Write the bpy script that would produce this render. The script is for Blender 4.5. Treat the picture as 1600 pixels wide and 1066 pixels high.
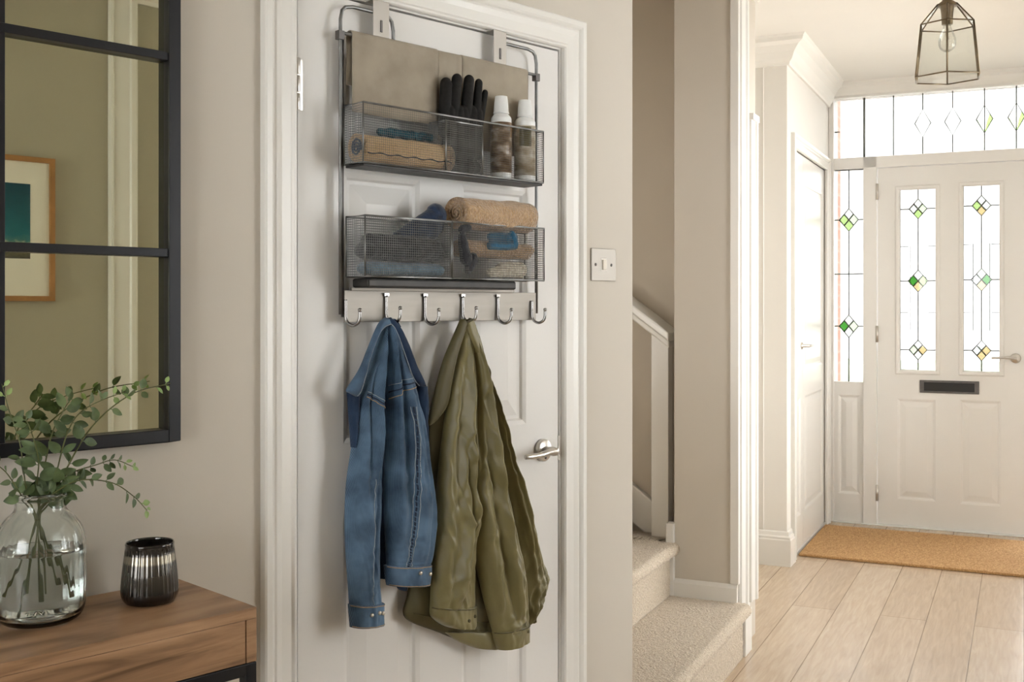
import bpy, math, random
from mathutils import Vector, Matrix, noise
random.seed(7)
for o in list(bpy.data.objects): bpy.data.objects.remove(o)
scn = bpy.context.scene
COL = scn.collection
PI = math.pi

# ------------------------------------------------------------------ camera, sky, exposure
EYE, FOC, HOR = 1.35, 1700.0, 480.0
cam_d = bpy.data.cameras.new('camera'); cam = bpy.data.objects.new('camera', cam_d); COL.objects.link(cam)
cam.location = (0, 0, EYE); cam.rotation_euler = (PI/2, 0, 0)
cam_d.sensor_width = 36; cam_d.lens = FOC/1600*36; cam_d.shift_y = -(533-HOR)/1600
cam_d.clip_start = 0.02; cam_d.clip_end = 200
scn.camera = cam
w = bpy.data.worlds.new('overcast_sky'); scn.world = w; w.use_nodes = True
bg = w.node_tree.nodes['Background']
bg.inputs[0].default_value = (0.985, 0.985, 1.0, 1); bg.inputs[1].default_value = 10.8
scn.view_settings.view_transform = 'Standard'; scn.view_settings.look = 'None'
scn.view_settings.gamma = 1; scn.view_settings.use_curve_mapping = False
scn.view_settings.exposure = 0.0
SUNLIGHT = 1.0

# ------------------------------------------------------------------ frames of reference
# frame D: the wall with the panelled door. x along the wall, -y out of the wall, z up
# frame H: the hallway. x across, y along towards the front door
R2 = math.sqrt(.5)
N0, SC = 1.808, -1.208
class Frame:
    def __init__(s, ox, oy, a): s.o = Vector((ox, oy, 0)); s.a = a
    def w(s, p):
        c, k = math.cos(s.a), math.sin(s.a)
        return Vector((s.o.x + c*p[0]-k*p[1], s.o.y + k*p[0]+c*p[1], p[2]))
D = Frame(-(SC*R2 + N0*R2), -(SC*R2 - N0*R2), PI/4)
HA = math.radians(25.2); H = Frame(0, 0, -HA)
CH, SH = math.cos(HA), math.sin(HA)
def WP(px, py, n=0.0):                     # measured photo point -> door-wall frame, n metres off the wall
    u = (px-800)/FOC; N = N0-n
    return Vector((SC + N*(1+u)/(1-u), -n, EYE + (HOR-py)/FOC*N/(R2*(1-u))))
def HP(px, py, Y):                         # on a hallway cross plane
    u = (px-800)/FOC; d = Y/(u*SH+CH)
    return Vector(((u*CH-SH)*d, Y, EYE+(HOR-py)/FOC*d))
def HX(px, py, X):
    u = (px-800)/FOC; d = X/(u*CH-SH)
    return Vector((X, (u*SH+CH)*d, EYE+(HOR-py)/FOC*d))
def HZ(px, py, z):
    u = (px-800)/FOC; d = (z-EYE)*FOC/(HOR-py)
    return Vector(((u*CH-SH)*d, (u*SH+CH)*d, z))

# ------------------------------------------------------------------ materials
MATS = {}
def nd(nt, t, **k):
    n = nt.nodes.new(t)
    for a, v in k.items(): setattr(n, a, v)
    return n
def mat(name, col, rough=.5, metal=0, var=0, vscale=8, bump=0, bscale=60, spec=.5, coords='Object', stretch=(1,1,1),
        col2=None, sheen=0, bdist=.002, coat=0, detail=4):
    if name in MATS: return MATS[name]
    m = bpy.data.materials.new(name); m.use_nodes = True; nt = m.node_tree; b = nt.nodes['Principled BSDF']
    b.inputs['Base Color'].default_value = (*col, 1); b.inputs['Roughness'].default_value = rough
    b.inputs['Metallic'].default_value = metal; b.inputs['Specular IOR Level'].default_value = spec
    if sheen: b.inputs['Sheen Weight'].default_value = sheen
    if coat: b.inputs['Coat Weight'].default_value = coat
    tc = nd(nt, 'ShaderNodeTexCoord'); mp = nd(nt, 'ShaderNodeMapping'); mp.inputs['Scale'].default_value = stretch
    nt.links.new(tc.outputs[coords], mp.inputs[0])
    if var or col2:
        n = nd(nt, 'ShaderNodeTexNoise'); n.inputs['Scale'].default_value = vscale; n.inputs['Detail'].default_value = detail
        nt.links.new(mp.outputs[0], n.inputs['Vector'])
        r = nd(nt, 'ShaderNodeValToRGB'); e = r.color_ramp.elements
        e[0].position = .32; e[1].position = .68
        c2 = col2 or tuple(max(0, c*(1-var)) for c in col)
        e[0].color = (*c2, 1); e[1].color = (*(min(1, c*(1+(var*.5 if not col2 else 0))) for c in col), 1)
        nt.links.new(n.outputs['Fac'], r.inputs[0]); nt.links.new(r.outputs[0], b.inputs['Base Color'])
    if bump:
        n = nd(nt, 'ShaderNodeTexNoise'); n.inputs['Scale'].default_value = bscale; n.inputs['Detail'].default_value = 3
        nt.links.new(mp.outputs[0], n.inputs['Vector'])
        bp = nd(nt, 'ShaderNodeBump'); bp.inputs['Strength'].default_value = bump; bp.inputs['Distance'].default_value = bdist
        nt.links.new(n.outputs['Fac'], bp.inputs['Height']); nt.links.new(bp.outputs[0], b.inputs['Normal'])
    MATS[name] = m; return m
def s2l(r, g, b):
    f = lambda c: (c/255/12.92 if c/255 <= .04045 else ((c/255+.055)/1.055)**2.4)
    return (f(r), f(g), f(b))
def weave(name, col, col2, scale, rough=.9, bump=.5, sheen=.3, mottle=None, dist=.001):
    """woven fabric: crossed wave textures over mottled colour"""
    m = bpy.data.materials.new(name); m.use_nodes = True; nt = m.node_tree; b = nt.nodes['Principled BSDF']
    b.inputs['Roughness'].default_value = rough; b.inputs['Sheen Weight'].default_value = sheen
    b.inputs['Specular IOR Level'].default_value = .25
    tc = nd(nt, 'ShaderNodeTexCoord'); hs = []
    for d in ('X', 'Z'):
        wv = nd(nt, 'ShaderNodeTexWave', wave_type='BANDS', bands_direction=d); wv.inputs['Scale'].default_value = scale
        wv.inputs['Distortion'].default_value = .6; wv.inputs['Detail'].default_value = 1
        nt.links.new(tc.outputs['Object'], wv.inputs['Vector']); hs.append(wv)
    ad = nd(nt, 'ShaderNodeMath', operation='ADD'); nt.links.new(hs[0].outputs['Fac'], ad.inputs[0]); nt.links.new(hs[1].outputs['Fac'], ad.inputs[1])
    mu = nd(nt, 'ShaderNodeMath', operation='MULTIPLY'); mu.inputs[1].default_value = .5; nt.links.new(ad.outputs[0], mu.inputs[0])
    ns = nd(nt, 'ShaderNodeTexNoise'); ns.inputs['Scale'].default_value = 14; ns.inputs['Detail'].default_value = 6
    nt.links.new(tc.outputs['Object'], ns.inputs['Vector'])
    mx = nd(nt, 'ShaderNodeMath', operation='MULTIPLY_ADD'); mx.inputs[1].default_value = .35
    nt.links.new(mu.outputs[0], mx.inputs[0])
    m2 = nd(nt, 'ShaderNodeMath', operation='MULTIPLY'); m2.inputs[1].default_value = .7; nt.links.new(ns.outputs['Fac'], m2.inputs[0])
    nt.links.new(m2.outputs[0], mx.inputs[2])
    r = nd(nt, 'ShaderNodeValToRGB'); r.color_ramp.elements[0].position = .34; r.color_ramp.elements[1].position = .66
    r.color_ramp.elements[0].color = (*col2, 1); r.color_ramp.elements[1].color = (*col, 1)
    nt.links.new(mx.outputs[0], r.inputs[0]); nt.links.new(r.outputs[0], b.inputs['Base Color'])
    bp = nd(nt, 'ShaderNodeBump'); bp.inputs['Strength'].default_value = bump; bp.inputs['Distance'].default_value = dist
    nt.links.new(mu.outputs[0], bp.inputs['Height']); nt.links.new(bp.outputs[0], b.inputs['Normal'])
    return m
def clear_glass(name, tint=(1,1,1), gloss=.10, rough=.02, bump=0, bscale=60):
    m = bpy.data.materials.new(name); m.use_nodes = True; nt = m.node_tree; nt.nodes.remove(nt.nodes['Principled BSDF'])
    out = nt.nodes['Material Output']
    t = nd(nt, 'ShaderNodeBsdfTransparent'); t.inputs[0].default_value = (*tint, 1)
    g = nd(nt, 'ShaderNodeBsdfGlossy'); g.inputs['Roughness'].default_value = rough
    lw = nd(nt, 'ShaderNodeLayerWeight'); lw.inputs[0].default_value = .25
    sc = nd(nt, 'ShaderNodeMath', operation='MULTIPLY_ADD'); sc.inputs[1].default_value = .6; sc.inputs[2].default_value = gloss*.4
    nt.links.new(lw.outputs['Fresnel'], sc.inputs[0])
    mx = nd(nt, 'ShaderNodeMixShader'); nt.links.new(sc.outputs[0], mx.inputs[0]); nt.links.new(t.outputs[0], mx.inputs[1]); nt.links.new(g.outputs[0], mx.inputs[2])
    if bump:
        n = nd(nt, 'ShaderNodeTexNoise'); n.inputs['Scale'].default_value = bscale
        tc = nd(nt, 'ShaderNodeTexCoord'); nt.links.new(tc.outputs['Object'], n.inputs['Vector'])
        bp = nd(nt, 'ShaderNodeBump'); bp.inputs['Strength'].default_value = bump
        nt.links.new(n.outputs['Fac'], bp.inputs['Height']); nt.links.new(bp.outputs[0], g.inputs['Normal'])
    nt.links.new(mx.outputs[0], out.inputs[0]); return m

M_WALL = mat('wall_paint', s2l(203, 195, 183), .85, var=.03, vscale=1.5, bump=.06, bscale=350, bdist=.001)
M_WALLD = mat('stairwell_paint', s2l(203, 193, 178), .85, var=.03, vscale=1.5, bump=.06, bscale=350, bdist=.001)
M_HALL = mat('hall_paint', s2l(229, 225, 218), .8, var=.02, vscale=1.5)
M_CEIL = mat('ceiling_paint', s2l(236, 233, 227), .9, var=.02, vscale=2)
M_GLOSS = mat('white_gloss_paint', s2l(228, 225, 219), .28, var=.015, vscale=3, bump=.04, bscale=30)
M_SATIN = mat('white_satin_paint', s2l(225, 222, 218), .42, var=.015, vscale=3, bump=.05, bscale=120)
M_FDOOR = mat('front_door_paint', s2l(232, 229, 224), .4, var=.015, vscale=3)
M_BLACK = mat('black_metal', (.012, .012, .014), .38, .4, bump=.05, bscale=200)
M_NICKEL = mat('brushed_nickel', (.60, .57, .53), .28, 1, var=.06, vscale=30)
M_BRKT = mat('bracket_steel', (.42, .39, .35), .5, .7)
M_HOOK = mat('polished_hook_steel', (.33, .32, .31), .25, 1, var=.1, vscale=30)
M_WIRE = mat('grey_wire', (.22, .22, .215), .40, .95, var=.2, vscale=40)
M_PLATE = mat('satin_nickel_plate', (.28, .255, .225), .5, .8, var=.05, vscale=10, stretch=(1, 1, 8))
M_TRAY = mat('dark_tray_metal', (.035, .032, .030), .5, .3, var=.3, vscale=30)
M_DARKSTEEL = mat('dark_steel', (.14, .13, .125), .45, .85, var=.2, vscale=30)
M_BRASS = mat('aged_brass', (.19, .145, .09), .38, 1, var=.2, vscale=40)
M_LEAD = mat('lead_came', (.20, .21, .19), .5, .5, var=.1, vscale=40)
M_CANVAS = weave('taupe_canvas', s2l(174, 163, 146), s2l(142, 131, 116), 260, .9, .4, .1)
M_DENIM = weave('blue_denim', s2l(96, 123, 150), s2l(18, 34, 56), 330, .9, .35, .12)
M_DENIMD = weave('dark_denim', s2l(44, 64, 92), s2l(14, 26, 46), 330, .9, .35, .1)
M_STITCH = mat('stitch_thread', s2l(168, 140, 106), .8, var=.2, vscale=200)
M_STITCHL = mat('pale_stitch_thread', s2l(150, 160, 168), .8, var=.25, vscale=200)
M_PUCKER = mat('puckered_denim', s2l(38, 50, 70), .9, var=.4, vscale=180, bump=.6, bscale=300)
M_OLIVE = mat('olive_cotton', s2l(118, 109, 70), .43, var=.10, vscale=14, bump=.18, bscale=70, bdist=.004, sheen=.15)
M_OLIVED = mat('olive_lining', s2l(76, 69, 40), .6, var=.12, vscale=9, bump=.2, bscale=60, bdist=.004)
M_BUTTON = mat('jacket_button', (.55, .50, .42), .3, 1)
M_CARPET = mat('beige_carpet', s2l(226, 212, 192), .95, col2=s2l(190, 173, 151), vscale=220, bump=1, bscale=150, bdist=.008, sheen=.3, detail=2)
M_COIR = mat('coir', s2l(206, 166, 116), .95, col2=s2l(166, 124, 78), vscale=150, bump=1, bscale=220, bdist=.005, stretch=(1, .35, 1))
M_VGLASS = None

def floor_material():
    m = bpy.data.materials.new('oak_planks'); m.use_nodes = True; nt = m.node_tree; b = nt.nodes['Principled BSDF']
    tc = nd(nt, 'ShaderNodeTexCoord'); mp = nd(nt, 'ShaderNodeMapping'); mp.inputs['Rotation'].default_value = (0, 0, PI/2)
    nt.links.new(tc.outputs['Object'], mp.inputs[0])
    br = nd(nt, 'ShaderNodeTexBrick'); br.offset = .37
    for k, v in (('Scale', 1), ('Mortar Size', .0022), ('Mortar Smooth', .1), ('Brick Width', 2.5), ('Row Height', .19)): br.inputs[k].default_value = v
    br.inputs['Color1'].default_value = (*s2l(198, 178, 155), 1); br.inputs['Color2'].default_value = (*s2l(188, 166, 142), 1)
    br.inputs['Mortar'].default_value = (*s2l(140, 118, 96), 1); br.inputs['Bias'].default_value = 0
    nt.links.new(mp.outputs[0], br.inputs['Vector'])
    m2 = nd(nt, 'ShaderNodeMapping'); m2.inputs['Scale'].default_value = (26, 2.2, 1); nt.links.new(tc.outputs['Object'], m2.inputs[0])
    n = nd(nt, 'ShaderNodeTexNoise'); n.inputs['Scale'].default_value = 2.5; n.inputs['Detail'].default_value = 8; n.inputs['Distortion'].default_value = .8
    nt.links.new(m2.outputs[0], n.inputs['Vector'])
    mx = nd(nt, 'ShaderNodeMixRGB', blend_type='OVERLAY'); mx.inputs[0].default_value = .35
    nt.links.new(br.outputs['Color'], mx.inputs[1]); nt.links.new(n.outputs['Fac'], mx.inputs[2]); nt.links.new(mx.outputs[0], b.inputs['Base Color'])
    b.inputs['Roughness'].default_value = .27; b.inputs['Specular IOR Level'].default_value = .9
    bp = nd(nt, 'ShaderNodeBump'); bp.inputs['Strength'].default_value = .25; bp.inputs['Distance'].default_value = .002
    nt.links.new(br.outputs['Fac'], bp.inputs['Height']); bp.invert = True
    b2 = nd(nt, 'ShaderNodeBump'); b2.inputs['Strength'].default_value = .12; b2.inputs['Distance'].default_value = .001
    nt.links.new(n.outputs['Fac'], b2.inputs['Height']); nt.links.new(bp.outputs[0], b2.inputs['Normal']); nt.links.new(b2.outputs[0], b.inputs['Normal'])
    return m
def walnut_material():
    m = bpy.data.materials.new('brown_oak_veneer'); m.use_nodes = True; nt = m.node_tree; b = nt.nodes['Principled BSDF']
    tc = nd(nt, 'ShaderNodeTexCoord'); mp = nd(nt, 'ShaderNodeMapping'); mp.inputs['Scale'].default_value = (2.2, 9, 22)
    nt.links.new(tc.outputs['Object'], mp.inputs[0])
    n = nd(nt, 'ShaderNodeTexNoise'); n.inputs['Scale'].default_value = 1.3; n.inputs['Detail'].default_value = 7; n.inputs['Distortion'].default_value = 1.2
    nt.links.new(mp.outputs[0], n.inputs['Vector'])
    r = nd(nt, 'ShaderNodeValToRGB'); e = r.color_ramp.elements; e[0].position = .3; e[1].position = .7
    e[0].color = (*s2l(106, 78, 54), 1); e[1].color = (*s2l(186, 150, 116), 1); k = e.new(.5); k.color = (*s2l(160, 124, 92), 1)
    nt.links.new(n.outputs['Fac'], r.inputs[0]); nt.links.new(r.outputs[0], b.inputs['Base Color'])
    b.inputs['Roughness'].default_value = .38
    bp = nd(nt, 'ShaderNodeBump'); bp.inputs['Strength'].default_value = .1; bp.inputs['Distance'].default_value = .001
    nt.links.new(n.outputs['Fac'], bp.inputs['Height']); nt.links.new(bp.outputs[0], b.inputs['Normal'])
    return m
M_FLOOR = floor_material(); M_OAK = walnut_material()

# ------------------------------------------------------------------ mesh builder
class MB:
    def __init__(s): s.v = []; s.f = []; s.sm = []
    def quad(s, a, b, c, d, sm=False):
        i = len(s.v); s.v += [Vector(a), Vector(b), Vector(c), Vector(d)]; s.f.append((i, i+1, i+2, i+3)); s.sm.append(sm)
    def box(s, x0, x1, y0, y1, z0, z1):
        if x0 > x1: x0, x1 = x1, x0
        if y0 > y1: y0, y1 = y1, y0
        if z0 > z1: z0, z1 = z1, z0
        i = len(s.v); s.v += [Vector((x, y, z)) for z in (z0, z1) for y in (y0, y1) for x in (x0, x1)]
        for f in ((0, 2, 3, 1), (4, 5, 7, 6), (0, 1, 5, 4), (2, 6, 7, 3), (0, 4, 6, 2), (1, 3, 7, 5)):
            s.f.append(tuple(i+k for k in f)); s.sm.append(False)
        return s
    def grid(s, rows, closed=False, smooth=True, cap0=False, cap1=False):
        i = len(s.v); n = len(rows[0])
        for r in rows: s.v += [Vector(p) for p in r]
        for a in range(len(rows)-1):
            for b in range(n if closed else n-1):
                c = (b+1) % n
                s.f.append((i+a*n+b, i+a*n+c, i+(a+1)*n+c, i+(a+1)*n+b)); s.sm.append(smooth)
        if cap0: s.f.append(tuple(i+k for k in reversed(range(n)))); s.sm.append(False)
        if cap1: s.f.append(tuple(i+(len(rows)-1)*n+k for k in range(n))); s.sm.append(False)
        return s
    def tube(s, pts, r, seg=8, closed=False, cap=True):
        pts = [Vector(p) for p in pts]; rows = []; n = len(pts)
        prev = None
        for i, p in enumerate(pts):
            a = pts[i-1] if (i or closed) else p; b = pts[(i+1) % n] if (i < n-1 or closed) else p
            t = (b-a).normalized()
            if prev is None:
                u = t.cross(Vector((0, 0, 1)));
                if u.length < .1: u = t.cross(Vector((1, 0, 0)))
            else: u = prev - t*prev.dot(t)
            u.normalize(); prev = u; v = t.cross(u)
            rr = r[i] if isinstance(r, (list, tuple)) else r
            rows.append([p + (u*math.cos(2*PI*k/seg) + v*math.sin(2*PI*k/seg))*rr for k in range(seg)])
        if closed: rows.append(rows[0])
        s.grid(rows, True, seg > 4, cap and not closed, cap and not closed); return s
    def lathe(s, prof, c=(0, 0, 0), seg=48, rib=0, ribn=0, ribz=None, axis='z', sx=1, sy=1):
        rows = []
        for (r, z) in prof:
            row = []
            for k in range(seg):
                a = 2*PI*k/seg; q = r
                if ribn and (ribz is None or ribz[0] <= z <= ribz[1]): q = r + rib*math.cos(ribn*a)
                if axis == 'z': p = (c[0]+q*math.cos(a)*sx, c[1]+q*math.sin(a)*sy, c[2]+z)
                elif axis == 'y': p = (c[0]+q*math.cos(a)*sx, c[1]+z, c[2]-q*math.sin(a)*sy)
                else: p = (c[0]+z, c[1]+q*math.cos(a)*sx, c[2]+q*math.sin(a)*sy)
                row.append(p)
            rows.append(row)
        s.grid(rows, True, True, prof[0][0] > 1e-5, prof[-1][0] > 1e-5); return s
    def slab(s, x0, x1, z0, z1, y, t, holes=(), panels=(), mold=.022, dep=.009):
        """upright slab, front face at y, thickness t backwards; holes go through, panels are raised-and-fielded"""
        rects = list(holes)+list(panels)
        xs = sorted({x0, x1, *[q for r in rects for q in (r[0], r[1])]}); zs = sorted({z0, z1, *[q for r in rects for q in (r[2], r[3])]})
        ins = lambda x, z, R: any(r[0] < x < r[1] and r[2] < z < r[3] for r in R)
        for a, b in zip(xs, xs[1:]):
            for c, d in zip(zs, zs[1:]):
                mx, mz = (a+b)/2, (c+d)/2
                if not ins(mx, mz, rects): s.quad((a, y, c), (b, y, c), (b, y, d), (a, y, d))
                if not ins(mx, mz, holes): s.quad((b, y+t, c), (a, y+t, c), (a, y+t, d), (b, y+t, d))
        s.quad((x0, y+t, z0), (x0, y, z0), (x0, y, z1), (x0, y+t, z1)); s.quad((x1, y, z0), (x1, y+t, z0), (x1, y+t, z1), (x1, y, z1))
        s.quad((x0, y, z1), (x1, y, z1), (x1, y+t, z1), (x0, y+t, z1)); s.quad((x0, y+t, z0), (x1, y+t, z0), (x1, y, z0), (x0, y, z0))
        for (a, b, c, d) in holes:
            s.quad((a, y, c), (a, y+t, c), (a, y+t, d), (a, y, d)); s.quad((b, y+t, c), (b, y, c), (b, y, d), (b, y+t, d))
            s.quad((a, y, c), (b, y, c), (b, y+t, c), (a, y+t, c)); s.quad((a, y+t, d), (b, y+t, d), (b, y, d), (a, y, d))
        for (a, b, c, d) in panels:
            prof = [(0, 0), (.004, .0015), (.010, .004), (.014, dep), (.022, dep), (.030+mold, dep*.25), (.033+mold, dep*.25)]
            rs = [[(a+i, y+j, c+i), (b-i, y+j, c+i), (b-i, y+j, d-i), (a+i, y+j, d-i)] for i, j in prof]
            s.grid(rs, True, False); q = rs[-1]; s.quad(*q)
        return s
    def sweep(s, prof, p0, p1, out, m0=0, m1=0):
        """profile [(outward, up)] carried from p0 to p1; m = mitre factor per end"""
        p0, p1, out = Vector(p0), Vector(p1), Vector(out); t = (p1-p0).normalized()
        a = [p0 + out*o + Vector((0, 0, u)) + t*(m0*o) for o, u in prof]; b = [p1 + out*o + Vector((0, 0, u)) + t*(m1*o) for o, u in prof]
        s.grid([a, b], True, False, True, True); return s
    def build(s, name, m, parent=None, frame=None, org=None, bevel=0, bseg=2, sub=0, auto=True):
        me = bpy.data.meshes.new(name); o = bpy.data.objects.new(name, me); COL.objects.link(o)
        off = Vector((0, 0, 0))
        if parent is not None: off = OFF[parent.name]; o.parent = parent; OFF[o.name] = off
        elif frame is not None:
            off = Vector(org) if org is not None else Vector((0, 0, 0)); o.location = frame.w(off); o.rotation_euler = (0, 0, frame.a); OFF[o.name] = off
        me.from_pydata([v-off for v in s.v], [], s.f)
        me.polygons.foreach_set('use_smooth', s.sm)
        me.materials.append(m)
        import bmesh
        bm = bmesh.new(); bm.from_mesh(me); bmesh.ops.remove_doubles(bm, verts=bm.verts, dist=1e-6)
        bmesh.ops.recalc_face_normals(bm, faces=bm.faces); bm.to_mesh(me); bm.free()
        if bevel:
            md = o.modifiers.new('bevel', 'BEVEL'); md.width = bevel; md.segments = bseg; md.limit_method = 'ANGLE'; md.angle_limit = math.radians(40)
            md.harden_normals = False
        if sub:
            md = o.modifiers.new('sub', 'SUBSURF'); md.levels = sub; md.render_levels = sub
        return o
OFF = {}
def thing(name, frame, org, label=None, cat=None, group=None, kind=None):
    o = bpy.data.objects.new(name, None); COL.objects.link(o); o.location = frame.w(Vector(org)); o.rotation_euler = (0, 0, frame.a)
    o.empty_display_size = .05; OFF[o.name] = Vector(org); return tag(o, label, cat, group, kind)
def tag(o, label=None, cat=None, group=None, kind=None):
    if label: o['label'] = label
    if cat: o['category'] = cat
    if group: o['group'] = group
    if kind: o['kind'] = kind
    return o
def struct(o): o['kind'] = 'structure'; return o
def smooth_path(P, k=8):
    P = [Vector(p) for p in P]; out = []
    for i in range(len(P)-1):
        a = P[i-1] if i else P[0]*2-P[1]; b = P[i]; c = P[i+1]; d = P[i+2] if i+2 < len(P) else P[-1]*2-P[-2]
        for j in range(k):
            t = j/k; out.append(.5*((2*b)+(c-a)*t+(2*a-5*b+4*c-d)*t*t+(3*b-a-3*c+d)*t**3))
    out.append(P[-1]); return out

# ------------------------------------------------------------------ light openings (portals guide the daylight, they emit nothing)
def portal(name, frame, p, rz, sx, sz):
    l = bpy.data.lights.new(name, 'AREA'); l.shape = 'RECTANGLE'; l.size = sx; l.size_y = sz; l.cycles.is_portal = True
    o = bpy.data.objects.new(name, l); COL.objects.link(o); o.location = frame.w(Vector(p)); o.rotation_euler = (PI/2, 0, frame.a+rz); return o

# ------------------------------------------------------------------ the shell
CZ = 2.75; FY = 7.07; CXW = -1.116
OPP = -2.51; LEFT = -3.3
b = MB(); b.box(-6, 4, -4.5, 7.24, -.1, 0); struct(b.build('floor', M_FLOOR, frame=H))
b = MB(); b.box(-6, 4, -4.5, 7.24, CZ, CZ+.1); struct(b.build('ceiling', M_CEIL, frame=H))
DR = .765; DT = 1.982
b = MB(); b.slab(LEFT, 1.05, 0, CZ, 0, .12, holes=[(-.024, DR+.022, 0.0001, DT+.024)]); struct(b.build('wall_door', M_WALL, frame=D, bevel=.004, bseg=3))
WIN = (1.3, 2.75, .75, 2.4)
b = MB(); b.slab(LEFT-.12, 3.2, 0, CZ, OPP-.12, .12, holes=[WIN]); struct(b.build('wall_opposite', mat('wall_paint_dimmed', s2l(178, 172, 154), .85, var=.03, vscale=1.5), frame=D))  # wall paint darkened: the mirrored wall's dimness is put into its colour
WL = (-2.25, -.55, .75, 2.4)     # side window, at the left end of the room (y range)
b = MB()
b.box(LEFT-.12, LEFT, OPP-.12, WL[0], 0, CZ); b.box(LEFT-.12, LEFT, WL[1], .12, 0, CZ); b.box(LEFT-.12, LEFT, WL[0], WL[1], 0, WL[2]); b.box(LEFT-.12, LEFT, WL[0], WL[1], WL[3], CZ)
struct(b.build('wall_left', M_WALL, frame=D))
portal('daylight_side_window', D, ((WIN[0]+WIN[1])/2, OPP-.1, (WIN[2]+WIN[3])/2), PI, WIN[1]-WIN[0], WIN[3]-WIN[2])
portal('daylight_left_window', D, (LEFT-.1, (WL[0]+WL[1])/2, (WL[2]+WL[3])/2), PI/2, WL[1]-WL[0], WL[3]-WL[2])
def plain_window(name, frame, x0, x1, z0, z1, y, axis='x'):
    t = thing(name, frame, (x0, y, z0) if axis == 'x' else (y, x0, z0), kind='structure')
    f = MB(); g = MB(); mid = (x0+x1)/2
    P = lambda a, c, e, d, q, r: (a, c, e, d, q, r) if axis == 'x' else (e, d, a, c, q, r)
    for (a, c, q, r) in ((x0, x0+.05, z0, z1), (x1-.05, x1, z0, z1), (mid-.03, mid+.03, z0, z1), (x0, x1, z0, z0+.05), (x0, x1, z1-.05, z1)): f.box(*P(a, c, y, y+.06, q, r))
    g.box(*P(x0+.02, x1-.02, y+.025, y+.031, z0+.02, z1-.02))
    f.build('window_frame', M_GLOSS, t, bevel=.004); g.build('window_pane', G_CLEAR, t)
    return t
G_CLEAR = clear_glass('clear_window_glass', (.98, .99, .985))
plain_window('window_3', D, WIN[0], WIN[1], WIN[2], WIN[3], OPP-.09)
plain_window('window_4', D, WL[0], WL[1], WL[2], WL[3], LEFT-.09, 'y')

WH = (4.1, 6.2, .5, 2.35)       # added unseen opening on the right, there to brighten the hall
b = MB(); b.box(.5, .62, 3.6, WH[0], 0, CZ); b.box(.5, .62, WH[1], FY+.17, 0, CZ); b.box(.5, .62, WH[0], WH[1], 0, WH[2]); b.box(.5, .62, WH[0], WH[1], WH[3], CZ)
struct(b.build('wall_hall_right', M_HALL, frame=H)); plain_window('fill_window_hall', H, WH[0], WH[1], WH[2], WH[3], .53, 'y')
portal('portal_fill_hall', H, (.6, (WH[0]+WH[1])/2, (WH[2]+WH[3])/2), -PI/2, WH[1]-WH[0], WH[3]-WH[2])
b = MB(); b.box(.5, 2.6, 3.6, 3.72, 0, CZ); struct(b.build('wall_return', M_HALL, frame=H))
# front wall with its opening
FX0, FX1 = CXW, .36
ZT1 = HP(1303, 155, FY).z; ZT0 = HP(1325, 247, FY).z
b = MB(); b.slab(CXW-.12, .5, 0, CZ, FY, .17, holes=[(FX0+.03, FX1, .0001, ZT1+.012)]); struct(b.build('wall_front', M_HALL, frame=H))
# cupboard wall, with a pair of doors
CD0, CD1 = HX(1240, 500, CXW).y, 6.93
b = MB()
CZT = 2.2
b.box(CXW-.12, CXW, 5.74, CD0-.01, 0, CZ); b.box(CXW-.12, CXW, CD0-.01, CD1+.01, CZT+.01, CZ); b.box(CXW-.12, CXW, CD1+.01, FY+.17, 0, CZ)
b.box(-1.6, CXW-.12, 5.74, 5.86, 0, CZ)
struct(b.build('wall_cupboard', M_HALL, frame=H, bevel=.004))
b = MB(); b.box(-1.6, -1.48, 4.5, 5.86, 0, CZ); struct(b.build('wall_recess', M_HALL, frame=H))
PX0, PX1, PY0, PY1 = -1.254, -1.005, 4.17, 4.5
b = MB(); b.box(PX0, PX1, PY0, PY1, 0, CZ); struct(b.build('wall_pier', M_WALL, frame=H, bevel=.003))
b = MB(); b.box(-3.0, PX0, 4.36, 4.5, 0, CZ); struct(b.build('wall_stair_far', M_WALLD, frame=H))
b = MB(); b.box(-3.0, -2.88, 2.66, 4.5, 0, CZ); struct(b.build('wall_stair_end', M_WALLD, frame=H))
WS = (-2.25, -1.15, .95, 2.15)  # added opening out of view, lets light onto the pier and stairs
b = MB(); b.slab(-3.0, -1.0, 0, CZ, 2.66, .12, holes=[WS]); struct(b.build('wall_stair_near', M_WALLD, frame=H))
G_FROST = clear_glass('frosted_glass', (.78, .77, .75), .1, .2)  # tint limits the light from the added stair opening
plain_window('fill_window_stair', H, WS[0], WS[1], WS[2], WS[3], 2.69).children[1].data.materials[0] = G_FROST
portal('portal_fill_stair', H, ((WS[0]+WS[1])/2, 2.67, (WS[2]+WS[3])/2), 0, WS[1]-WS[0], WS[3]-WS[2])
# closed cupboard behind the pair of doors
b = MB(); b.box(-1.9, -1.86, 5.8, 7.24, 0, CZ); b.box(-1.9, -1.2, 7.2, 7.24, 0, CZ); b.box(-1.9, -1.6, 5.8, 5.84, 0, CZ); struct(b.build('wall_cupboard_back', M_HALL, frame=H))

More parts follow.
